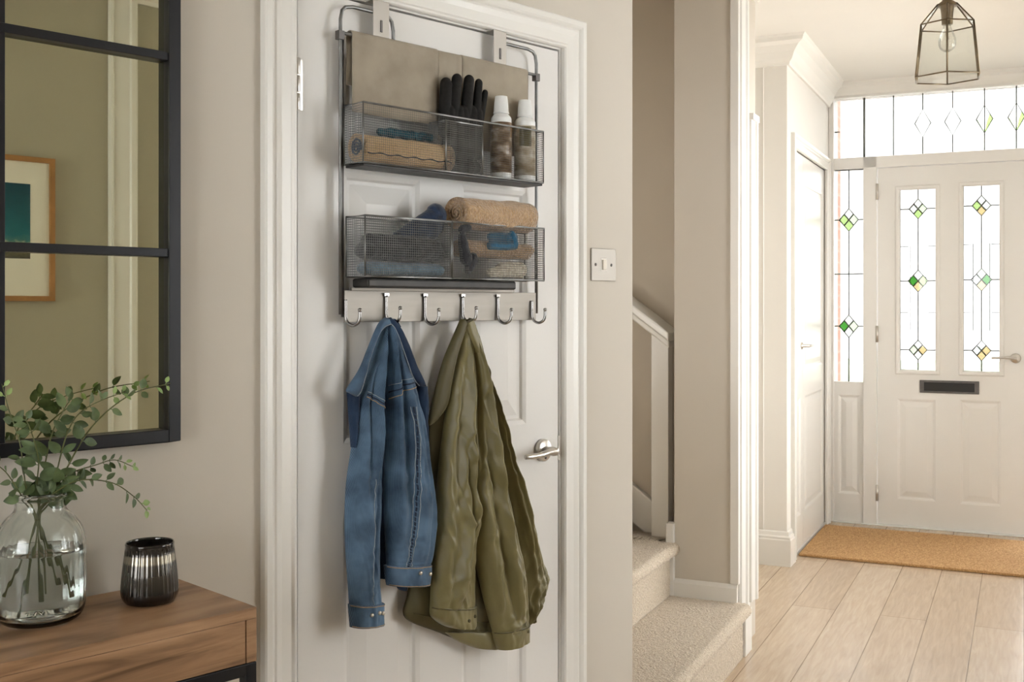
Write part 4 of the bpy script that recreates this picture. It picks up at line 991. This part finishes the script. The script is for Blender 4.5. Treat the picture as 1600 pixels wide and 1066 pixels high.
# lower left basket
zf = ZB2+.003
def bp(px, py, n_): p = WP(px, py, n_); return (p.x, p.y, max(p.z, 0))
lump_cloth('folded_blue_scarf', [((V0+.02, -.062, zf+.014), (Vm-.022, -.062, zf+.014), .0135, .0135, 1.7)], M_SLATE, 'slate blue knitted scarf folded flat at the bottom of the lower left basket', 'scarf', amp=.003)
lump_cloth('charcoal_knit_bundle', [((V0+.022, -.060, zf+.050), (Vm-.024, -.060, zf+.050), .019, .018, 1.4), ((V0+.03, -.060, zf+.072), (Vm-.03, -.060, zf+.066), .013, .016, 1.5)], M_CHAR, 'charcoal knitted garment folded on the slate blue scarf in the lower left basket', 'clothing', amp=.005)
lump_cloth('navy_beanie', [(bp(620, 372, .055), bp(682, 338, .055), .013, .024, .85), (bp(672, 360, .055), bp(681, 335, .055), .022, .0235, .85), (bp(650, 366, .055), bp(680, 352, .055), .018, .022, .85)], M_NAVY, 'navy fleece hat poking above the lower left basket', 'hat', amp=.002)
# lower right basket
tz = WP(768, 334, .062).z
roll('rolled_towel', WP(712, 340, .062).x, WP(823, 340, .062).x, .034, .062, WP(768, 337, .062).z, M_TERRY, 'thick beige terry towel roll on top of the lower right basket', 'towel', ry=1.05, rz=1.02, seed=4, lump=.002)
roll('rolled_towel', WP(716, 385, .062).x, WP(824, 385, .062).x, .0225, .060, ZB2+.067, M_TERRY, 'beige terry roll below the topmost towel roll, behind teal cloth', 'towel', ry=1.0, rz=.8, seed=9, lump=.002)
lump_cloth('teal_cloth', [(bp(766, 370, .082), bp(804, 371, .082), .0095, .0095, .6), (bp(766, 384, .083), bp(804, 384, .083), .0105, .010, .55), (bp(800, 366, .085), bp(806, 382, .085), .0085, .008, .6)], M_TEAL, 'bright teal folded cloth at the front of the lower right basket', 'cloth', amp=.002)
lump_cloth('navy_cloth_bundle', [(bp(722, 358, .084), bp(732, 356, .084), .0095, .0085, .7), (bp(722, 372, .084), bp(728, 405, .082), .011, .015, .8), (bp(738, 405, .080), bp(732, 420, .080), .015, .012, .8)], M_CHAR, 'dark crumpled cloth in the left front corner of the lower right basket', 'cloth', amp=.004)
lump_cloth('cream_knit_mitten', [((WP(765, 420, .07).x, -.074, zf+.012), (WP(812, 420, .07).x, -.068, zf+.020), .011, .0185, .95), ((WP(785, 418, .07).x, -.068, zf+.019), (WP(812, 418, .07).x, -.068, zf+.020), .0175, .019, .95)], M_CREAM, 'cream knitted mitten at the bottom right of the lower right basket', 'mitten', amp=.002)

# ------------------------------------------------------------------ garments
def interp(C, t):
    n_ = len(C)-1; x = t*n_; i = min(n_-1, int(x)); f_ = x-i
    a = C[max(0, i-1)]; b_ = C[i]; c = C[i+1]; d = C[min(n_, i+2)]
    if isinstance(b_, (int, float)):
        return .5*((2*b_)+(c-a)*f_+(2*a-5*b_+4*c-d)*f_*f_+(3*b_-a-3*c+d)*f_**3)
    return tuple(.5*((2*q)+(r_-p)*f_+(2*p-5*q+4*r_-s_)*f_*f_+(3*q-p-3*r_+s_)*f_**3) for p, q, r_, s_ in zip(a, b_, c, d))
class Piece:
    """a hanging fabric volume between two outlines; front bulges out, ridges and valleys run down it"""
    def __init__(s, L, R, n, th, folds=(), crease=.0025, cs=26, pw=2.2, seed=0, hem=0, ridge=0, wr=()):
        s.ridge = ridge; s.wr = wr
        s.L = L; s.R = R; s.n = n; s.th = th; s.folds = folds; s.crease = crease; s.cs = cs; s.pw = pw; s.seed = seed; s.hem = hem
    def val(s, a, t): return interp(a, t) if isinstance(a, (list, tuple)) else a
    def pt(s, v, t, back=False, lift=0):
        l = interp(s.L, t); r_ = interp(s.R, t); n = s.val(s.n, t); th = s.val(s.th, t)
        a = WP(l[0], l[1], n+.012); c = WP(r_[0], r_[1], n+.012)
        p = a+(c-a)*((v+1)/2)
        e = max(0, 1-abs(v)**s.pw)**(1/1.7)
        if back: q = n-th*.30*e
        else:
            q = n+th*e
            for (v0, v1, w_, amp, t0, t1) in s.folds:
                if t0 <= t <= t1 or True:
                    k = (t-t0)/(t1-t0) if t1 > t0 else 0
                    en = max(0, math.sin(PI*min(1, max(0, k))))**.6 if 0 < k < 1 else 0
                    vc_ = v0+(v1-v0)*k
                    q += 1.55*amp*en*math.exp(-((v-vc_)/w_)**2)*e
            pz = Vector((p.x*s.cs, p.z*s.cs*.45, s.seed*3.1))
            q += s.crease*(noise.noise(pz)+.5*noise.noise(pz*2.3))*e
            if s.ridge:
                g1 = Vector((p.x*34+p.z*9, p.z*4.5-p.x*3, s.seed*1.7)); g2 = Vector((p.x*30-p.z*8, p.z*6+p.x*5, s.seed*4.1+9))
                q += s.ridge*((1-abs(noise.noise(g1))*2.6)**3 if abs(noise.noise(g1)) < .38 else 0)*e*min(1, t*2)
                q -= s.ridge*.8*((1-abs(noise.noise(g2))*2.6)**3 if abs(noise.noise(g2)) < .38 else 0)*e*min(1, t*2)
            for (v0, t0, rv, rt, amp, fq, sl_) in s.wr:
                d2_ = ((v-v0)/rv)**2+((t-t0)/rt)**2
                if d2_ < 6: q += amp*math.exp(-d2_)*math.sin(fq*(t-t0)+sl_*(v-v0)+1.3*noise.noise(pz*3))*e
        p.y = -(q+lift); return p
    def build(s, name, mt, parent, label=None, nt_=90, nv=40):
        rows = []
        for i in range(nt_+1):
            t = i/nt_
            row = [s.pt(-1+2*j/nv, t) for j in range(nv+1)]+[s.pt(1-2*j/nv, t, True) for j in range(1, nv)]
            rows.append(row)
        o = MB().grid(rows, True, True, True, True).build(name, mt, parent)
        if label: o['label'] = label
        return o
    def seam(s, name, mt, parent, path, r=.0009, lift=.0006, k=60, dash=0, label=None):
        m = MB(); P = [interp(path, i/k) for i in range(k+1)]; Q = [s.pt(max(-.995, min(.995, v)), t, lift=lift) for v, t in P]
        if dash:
            for i in range(0, k, 2): m.tube(Q[i:i+2], r, 5)
        else: m.tube(Q, r, 6)
        o = m.build(name, mt, parent)
        if label: o['label'] = label
        return o

# ---- denim jacket
dj = thing('denim_jacket', D, WP(612, 500, .05), 'faded blue denim jacket hanging by its collar from the second hook', 'jacket')
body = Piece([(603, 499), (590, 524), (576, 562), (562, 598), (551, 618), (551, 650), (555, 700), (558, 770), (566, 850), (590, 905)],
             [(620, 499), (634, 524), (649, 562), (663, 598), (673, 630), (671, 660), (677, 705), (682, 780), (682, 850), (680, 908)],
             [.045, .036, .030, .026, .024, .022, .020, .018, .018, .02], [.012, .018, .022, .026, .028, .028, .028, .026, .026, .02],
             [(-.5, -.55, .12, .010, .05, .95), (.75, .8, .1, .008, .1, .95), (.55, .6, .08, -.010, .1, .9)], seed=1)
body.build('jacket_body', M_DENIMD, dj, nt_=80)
sl = Piece([(604, 506), (590, 548), (574, 590), (563, 634), (556, 690), (547, 750), (544, 800), (545, 860), (548, 905), (551, 948)],
           [(606, 508), (603, 548), (599, 590), (597, 634), (597, 690), (598, 750), (597, 800), (595, 860), (596, 905), (600, 946)],
           [.050, .045, .042, .042, .042, .042, .044, .046, .048, .05], [.012, .022, .030, .034, .036, .038, .038, .034, .030, .026],
           [(.1, .35, .16, .009, .0, .6), (-.4, -.1, .14, -.007, .15, .7), (-.3, .2, .18, .006, .5, 1), (.5, .1, .12, -.007, .45, .98), (.75, .7, .10, -.008, .1, .7)], crease=.006, seed=2, ridge=.0035, wr=[(.2, .55, .8, .06, .0022, 130, 6), (-.2, .78, .8, .05, .002, 150, -5), (0, .93, .9, .04, .002, 170, 3), (0, .33, 1, .03, .0018, 200, 2)])
slo = sl.build('sleeve', M_DENIM, dj)
srt = Piece([(611, 506), (610, 540), (607, 575), (605, 605), (603, 660), (603, 720), (604, 780), (606, 830), (608, 865), (609, 886)],
            [(616, 506), (630, 540), (641, 575), (650, 603), (663, 655), (671, 715), (680, 780), (682, 830), (679, 865), (674, 884)],
            [.056, .052, .048, .046, .046, .048, .050, .052, .052, .054], [.012, .022, .030, .036, .040, .042, .042, .038, .034, .030],
            [(-.55, -.72, .14, .010, .02, .9), (-.2, -.35, .12, -.007, .1, .8), (.75, .72, .12, .008, .4, 1), (.1, .15, .2, .006, .3, .9), (.45, .30, .08, .004, .35, 1)], crease=.006, seed=3, ridge=.0035, wr=[(.0, .62, .8, .06, .0022, 130, 6), (-.3, .82, .6, .05, .002, 150, -5), (0, .95, .9, .04, .002, 170, 3), (0, .36, 1, .03, .0018, 200, 2)])
sro = srt.build('sleeve', M_DENIM, dj)
# faded creases and seams
sl.seam('yoke_seam', M_STITCH, slo, [(-.75, .30), (-.2, .315), (.35, .34), (.9, .365)], .0009)
sl.seam('yoke_seam', M_PUCKER, slo, [(-.75, .29), (-.2, .305), (.35, .33), (.9, .355)], .0014)
sl.seam('yoke_seam', M_STITCHL, slo, [(-.75, .28), (-.2, .293), (.35, .318), (.9, .343)], .0008)
for dv, mt_, rr in ((0, M_STITCH, .0009), (.022, M_PUCKER, .0016), (.048, M_STITCHL, .0008)):
    srt.seam('shoulder_seam', mt_, sro, [(-.92, .375-dv), (-.4, .352-dv), (.2, .340-dv), (.85, .335-dv)], rr)
PQ = .68
srt.seam('placket_seam', M_STITCHL, sro, [(v-PQ, q) for v, q in [(.60, .40), (.62, .50), (.50, .62), (.36, .78), (.26, .90), (.20, 1)]], .0009)
srt.seam('placket_seam', M_PUCKER, sro, [(v-PQ, q) for v, q in [(.70, .40), (.70, .50), (.58, .62), (.44, .78), (.35, .90), (.30, 1)]], .0022, lift=-.0002, k=80)
srt.seam('placket_seam', M_STITCHL, sro, [(v-PQ, q) for v, q in [(.80, .40), (.79, .50), (.67, .62), (.54, .78), (.45, .90), (.41, 1)]], .0009)
mbp = MB()
for i in range(34):
    t_ = .42+.56*i/34; v_ = interp([.70, .70, .58, .44, .35, .30], (t_-.4)/.6)-PQ; a = srt.pt(v_-.055, t_, lift=.0016); c = srt.pt(v_+.05, t_+.006, lift=.0016)
    mbp.tube([a, (a+c)/2+Vector((0, -.0008, 0)), c], .0011, 6)
mbp.build('placket_puckers', M_DENIM, sro)
sl.seam('sleeve_seam', M_STITCHL, slo, [(.1, .55), (-.02, .68), (-.05, .80), (.05, .92), (.1, 1)], .0007)
# cuffs
def cuff(P0, name, L, R, n, th, mt, parent, st, btn, seed):
    c = Piece(L, R, n, th, [(.0, .05, .15, .003, 0, 1)], crease=.003, cs=60, seed=seed, pw=3.2)
    parent = c.build(name, mt, parent, nt_=26)
    c.seam('cuff_stitch', st, parent, [(-.97, .08), (-.4, .10), (.3, .08), (.97, .06)], .0008)
    c.seam('cuff_stitch', st, parent, [(-.97, .93), (-.4, .94), (.3, .93), (.97, .92)], .0008)
    for v, t_ in btn:
        p = c.pt(v, t_, lift=.0005); MB().lathe([(0, -.0035), (.0028, -.0032), (.0040, -.002), (.0042, .001)], p, 18, axis='y').build('button', M_BUTTON, parent)
    return c
c1 = cuff(sl, 'cuff', [(549, 946), (550, 960), (552, 982)], [(603, 943), (602, 957), (601, 976)], .050, .030, M_DENIM, dj, M_STITCH, [(-.15, .5), (.55, .45), (.3, .42)], 5)
c2 = cuff(srt, 'cuff', [(605, 885), (606, 898), (609, 916)], [(676, 882), (676, 896), (673, 914)], .054, .034, M_DENIM, dj, M_STITCH, [(.05, .35), (.62, .45)], 6)
# collar: two flaps folded over the hook
def flap(L, R, n, th, name, mt, parent, seed, edge=None, ft=()):
    p = Piece(L, R, n, th, ft, crease=.002, cs=60, seed=seed, pw=3)
    parent = p.build(name, mt, parent, nt_=50, nv=20)
    if edge: p.seam('collar_stitch', edge, parent, [(.86, .02), (.86, .3), (.86, .6), (.86, .96)] if edge is not None and seed % 2 else [(-.86, .02), (-.86, .3), (-.86, .6), (-.86, .96)], .0010, lift=.001)
    return p
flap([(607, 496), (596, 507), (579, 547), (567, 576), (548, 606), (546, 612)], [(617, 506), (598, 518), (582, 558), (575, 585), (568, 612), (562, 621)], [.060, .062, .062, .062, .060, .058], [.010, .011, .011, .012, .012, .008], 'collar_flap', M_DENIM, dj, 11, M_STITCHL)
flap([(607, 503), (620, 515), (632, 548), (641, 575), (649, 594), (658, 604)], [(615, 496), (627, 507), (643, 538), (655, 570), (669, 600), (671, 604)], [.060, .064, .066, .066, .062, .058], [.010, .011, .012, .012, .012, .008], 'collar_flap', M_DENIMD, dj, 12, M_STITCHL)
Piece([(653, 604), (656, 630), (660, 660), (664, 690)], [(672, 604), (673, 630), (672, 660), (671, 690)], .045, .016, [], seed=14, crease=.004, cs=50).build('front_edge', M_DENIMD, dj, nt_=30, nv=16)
Piece([(547, 612), (549, 640), (552, 680), (554, 700)], [(566, 618), (566, 640), (562, 680), (558, 700)], .045, .014, [], seed=15, crease=.004, cs=50).build('front_edge', M_DENIMD, dj, nt_=30, nv=16)
Piece([(624, 912), (626, 920), (630, 924)], [(642, 910), (641, 920), (638, 924)], .040, .01, [], seed=16).build('hanging_tab', M_DENIMD, dj, nt_=12, nv=12)
m = MB(); hx_, hz_b = hooks[1]; m.tube(smooth_path([(hx_-.012, -.052, hz_b-.022), (hx_-.006, -.047, hz_b-.009), (hx_, -.045, hz_b-.006), (hx_+.006, -.047, hz_b-.009), (hx_+.012, -.052, hz_b-.022)], 5), .0022, 8); m.build('hanging_loop', M_DENIMD, dj)

# ---- olive jacket
oj = thing('olive_jacket', D, WP(735, 498, .05), 'olive green cotton jacket hanging from the fourth hook, right of the denim jacket', 'jacket')
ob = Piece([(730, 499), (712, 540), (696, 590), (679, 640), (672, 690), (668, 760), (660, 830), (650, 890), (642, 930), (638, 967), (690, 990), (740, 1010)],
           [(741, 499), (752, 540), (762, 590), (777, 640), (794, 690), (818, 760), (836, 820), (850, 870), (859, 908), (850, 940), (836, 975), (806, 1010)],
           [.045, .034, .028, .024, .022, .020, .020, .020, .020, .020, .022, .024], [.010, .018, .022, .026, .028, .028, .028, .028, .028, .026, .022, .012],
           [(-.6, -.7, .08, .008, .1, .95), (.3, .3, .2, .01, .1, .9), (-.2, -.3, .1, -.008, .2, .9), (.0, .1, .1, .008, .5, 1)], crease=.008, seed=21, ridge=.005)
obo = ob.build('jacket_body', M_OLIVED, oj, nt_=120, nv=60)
# front skirt on the right, with wrinkled lower edge
of = Piece([(738, 508), (752, 560), (762, 610), (772, 660), (784, 720), (796, 780), (806, 840), (814, 890), (822, 940), (827, 978)],
           [(742, 504), (756, 550), (762, 596), (782, 654), (800, 708), (822, 775), (841, 840), (853, 882), (858, 912), (836, 972)],
           [.048, .042, .038, .036, .036, .036, .036, .036, .036, .036], [.010, .020, .024, .026, .028, .030, .030, .028, .026, .018],
           [(0, .1, .22, .010, .1, .9), (.5, .5, .12, -.008, .2, .9), (-.4, -.3, .15, .007, .3, 1)], crease=.006, seed=22, cs=44, ridge=.0060, wr=[(.2, .2, 1, .05, .003, 110, 8), (.3, .88, 1, .10, .004, 120, 9), (.2, .5, .8, .06, .003, 90, -7)])
of.build('front_panel', M_OLIVE, oj, nt_=110)
ol = Piece([(731, 506), (722, 545), (712, 580), (705, 625), (697, 680), (690, 740), (685, 800), (682, 860), (679, 910), (677, 952)],
           [(735, 508), (737, 545), (740, 580), (741, 625), (741, 680), (742, 740), (746, 790), (746, 825), (744, 880), (746, 952)],
           [.052, .048, .046, .046, .046, .046, .048, .050, .052, .052], [.010, .020, .028, .034, .038, .042, .044, .042, .036, .030],
           [(.80, .82, .10, .012, .0, .55), (.2, .1, .22, .010, .05, .7), (.45, .5, .10, -.012, .1, .65), (-.4, -.3, .18, -.008, .2, .9), (.2, .75, .14, .012, .42, .8), (-.05, .5, .10, -.010, .45, .8), (.3, -.1, .2, .008, .6, 1)], crease=.006, seed=23, cs=32, ridge=.0060, wr=[(.4, .45, .6, .07, .004, 80, 9), (.3, .7, .7, .06, .0035, 90, -8), (0, .93, .9, .05, .003, 130, 4)])
ol.build('sleeve', M_OLIVE, oj, nt_=120, nv=50)
orr = Piece([(735, 508), (739, 545), (741, 580), (741, 625), (740, 690), (740, 760), (743, 840), (752, 900), (765, 955), (776, 994)],
            [(739, 508), (749, 545), (757, 590), (766, 640), (777, 700), (790, 760), (805, 832), (817, 895), (825, 950), (828, 980)],
            [.050, .048, .048, .048, .050, .052, .054, .056, .056, .056], [.010, .022, .030, .036, .040, .044, .046, .044, .038, .030],
            [(-.7, -.75, .10, -.010, .02, .6), (.3, .2, .22, .010, .02, .6), (.7, .65, .12, -.008, .1, .7), (.05, .35, .13, .011, .4, .95), (-.35, .05, .13, -.010, .4, .95), (.75, .85, .10, .008, .5, 1), (-.75, -.6, .15, .008, .45, .9)], crease=.006, seed=24, cs=30, ridge=.0060, wr=[(.2, .3, .7, .05, .003, 100, 8), (-.2, .55, .8, .08, .004, 70, -9), (.3, .75, .7, .07, .004, 80, 8), (0, .94, .9, .04, .003, 140, 4)])
orr.build('sleeve', M_OLIVE, oj, nt_=120, nv=50)
oc1 = Piece([(677, 950), (678, 964), (690, 975), (702, 981)], [(747, 948), (747, 962), (746, 975), (741, 982)], .052, .032, [], crease=.005, cs=50, seed=25, pw=3); oc1o = oc1.build('cuff', M_OLIVE, oj, nt_=26)
oc1.seam('cuff_seam', M_OLIVED, oc1o, [(-.98, .02), (-.3, .06), (.4, .06), (.98, .02)], .0011)
oc2 = Piece([(774, 990), (777, 1002), (782, 1017)], [(829, 974), (829, 986), (828, 1001)], .056, .032, [], crease=.004, cs=50, seed=26, pw=3); oc2o = oc2.build('cuff', M_OLIVE, oj, nt_=26)
oc2.seam('cuff_seam', M_OLIVED, oc2o, [(-.98, .02), (-.3, .04), (.4, .04), (.98, .02)], .0011)
for c_, po, v, t_ in ((oc1, oc1o, .25, .45), (oc1, oc1o, .62, .3), (oc2, oc2o, .5, .3)):
    p = c_.pt(v, t_, lift=.0005); MB().lathe([(0, -.0022), (.0032, -.002), (.0038, .001)], p, 16, axis='y').build('button', M_OLIVED, po)
ob.seam('hem_seam', M_OLIVED, obo, [(-.9, .80), (-.3, .86), (.3, .88), (.8, .9)], .0014, k=50)
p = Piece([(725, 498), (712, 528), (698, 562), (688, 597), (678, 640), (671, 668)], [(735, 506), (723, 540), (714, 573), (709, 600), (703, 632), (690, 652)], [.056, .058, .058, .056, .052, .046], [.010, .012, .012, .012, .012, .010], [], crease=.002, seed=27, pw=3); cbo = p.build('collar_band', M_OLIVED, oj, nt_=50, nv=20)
p.seam('collar_edge', M_OLIVE, cbo, [(.95, .03), (.95, .3), (.95, .6), (.95, .97)], .0016)
p = Piece([(731, 506), (738, 530), (748, 556), (756, 580)], [(744, 498), (752, 524), (758, 552), (761, 588)], [.056, .060, .058, .054], .012, [], crease=.002, seed=28, pw=3); p.build('collar_band', M_OLIVE, oj, nt_=40, nv=20)
hp = Piece([(700, 990), (720, 1004), (745, 1014)], [(812, 985), (800, 1004), (782, 1016)], .030, .018, [(0, 0, .3, .004, 0, 1)], crease=.003, seed=29); hp.build('lower_hem', M_OLIVE, oj, nt_=30)
m = MB(); hx_, hz_b = hooks[3]; m.tube(smooth_path([(hx_-.010, -.052, hz_b-.022), (hx_-.005, -.047, hz_b-.009), (hx_, -.045, hz_b-.006), (hx_+.005, -.047, hz_b-.009), (hx_+.010, -.052, hz_b-.022)], 5), .0022, 8); m.build('hanging_loop', M_OLIVED, oj)

# ------------------------------------------------------------------ pendant lantern in the hall
PD = 4.2
def pp(px, py, d=PD): return Vector(((px-800)/FOC*d, d, EYE+(HOR-py)/FOC*d))
WF = Frame(0, 0, 0)
pc = pp(1480, 60); zb_ = pp(1480, 122).z; zs_ = pp(1480, 40).z; zt_ = pp(1480, 8).z
t = thing('pendant_lantern', WF, (pc.x, pc.y, zb_), 'hexagonal clear glass pendant lantern with brass frame hanging from the hall ceiling', 'ceiling lamp')
hexp = lambda r, z, ph=math.radians(8): [Vector((pc.x+r*math.cos(ph+PI/3*k), pc.y+r*math.sin(ph+PI/3*k), z)) for k in range(6)]
rb, rs, rt = .130, .108, .040
A, B_, C_ = hexp(rb, zb_), hexp(rs, zs_), hexp(rt, zt_)
m = MB()
for k in range(6):
    n2 = (k+1) % 6
    for P in (A, B_, C_): m.tube([P[k], P[n2]], .0028, 6)
    m.tube([A[k], B_[k]], .0032, 6); m.tube([B_[k], C_[k]], .0028, 6)
m.build('frame', M_BRASS, t)
gl = MB()
for k in range(6): n2 = (k+1) % 6; gl.quad(A[k], A[n2], B_[n2], B_[k]); gl.quad(B_[k], B_[n2], C_[n2], C_[k])
gl.build('glass_panes', clear_glass('lantern_glass', (.96, .97, .95), .15), t)
m = MB(); m.lathe([(0, .03), (.012, .03), (.02, .016), (.040, 0), (.040, -.004), (.026, -.004), (.022, -.035), (.020, -.075), (0, -.075)], (pc.x, pc.y, zt_), 28); m.build('lamp_holder', M_BRASS, t)
m = MB(); m.lathe(dense([(.013, -.070), (.014, -.085), (.020, -.10), (.030, -.125), (.0325, -.145), (.028, -.165), (.014, -.178), (0, -.181)], 4), (pc.x, pc.y, zt_), 28); bulb = m.build('bulb', clear_glass('bulb_glass', (.95, .95, .93), .2), t)
m = MB(); m.tube([(pc.x+.006*math.sin(k*1.1), pc.y+.006*math.cos(k*1.1), zt_-.085-.010*k*.6) for k in range(10)], .0009, 5); m.build('filament', M_BRASS, bulb)
m = MB(); zc_ = zt_+.03
while zc_ < CZ-.03:
    k = int(round((zc_-zt_)/.022)); pts = []
    for j in range(12):
        a = 2*PI*j/12; x_ = .007*math.cos(a); z_ = .014*math.sin(a)
        pts.append((pc.x+(x_ if k % 2 else 0), pc.y+(0 if k % 2 else x_), zc_+.01+z_))
    m.tube(pts, .0020, 6, closed=True); zc_ += .022
m.build('chain', M_BRASS, t)
MB().lathe([(0, -.03), (.02, -.03), (.05, -.012), (.055, 0)], (pc.x, pc.y, CZ), 32).build('ceiling_rose', M_BRASS, t)
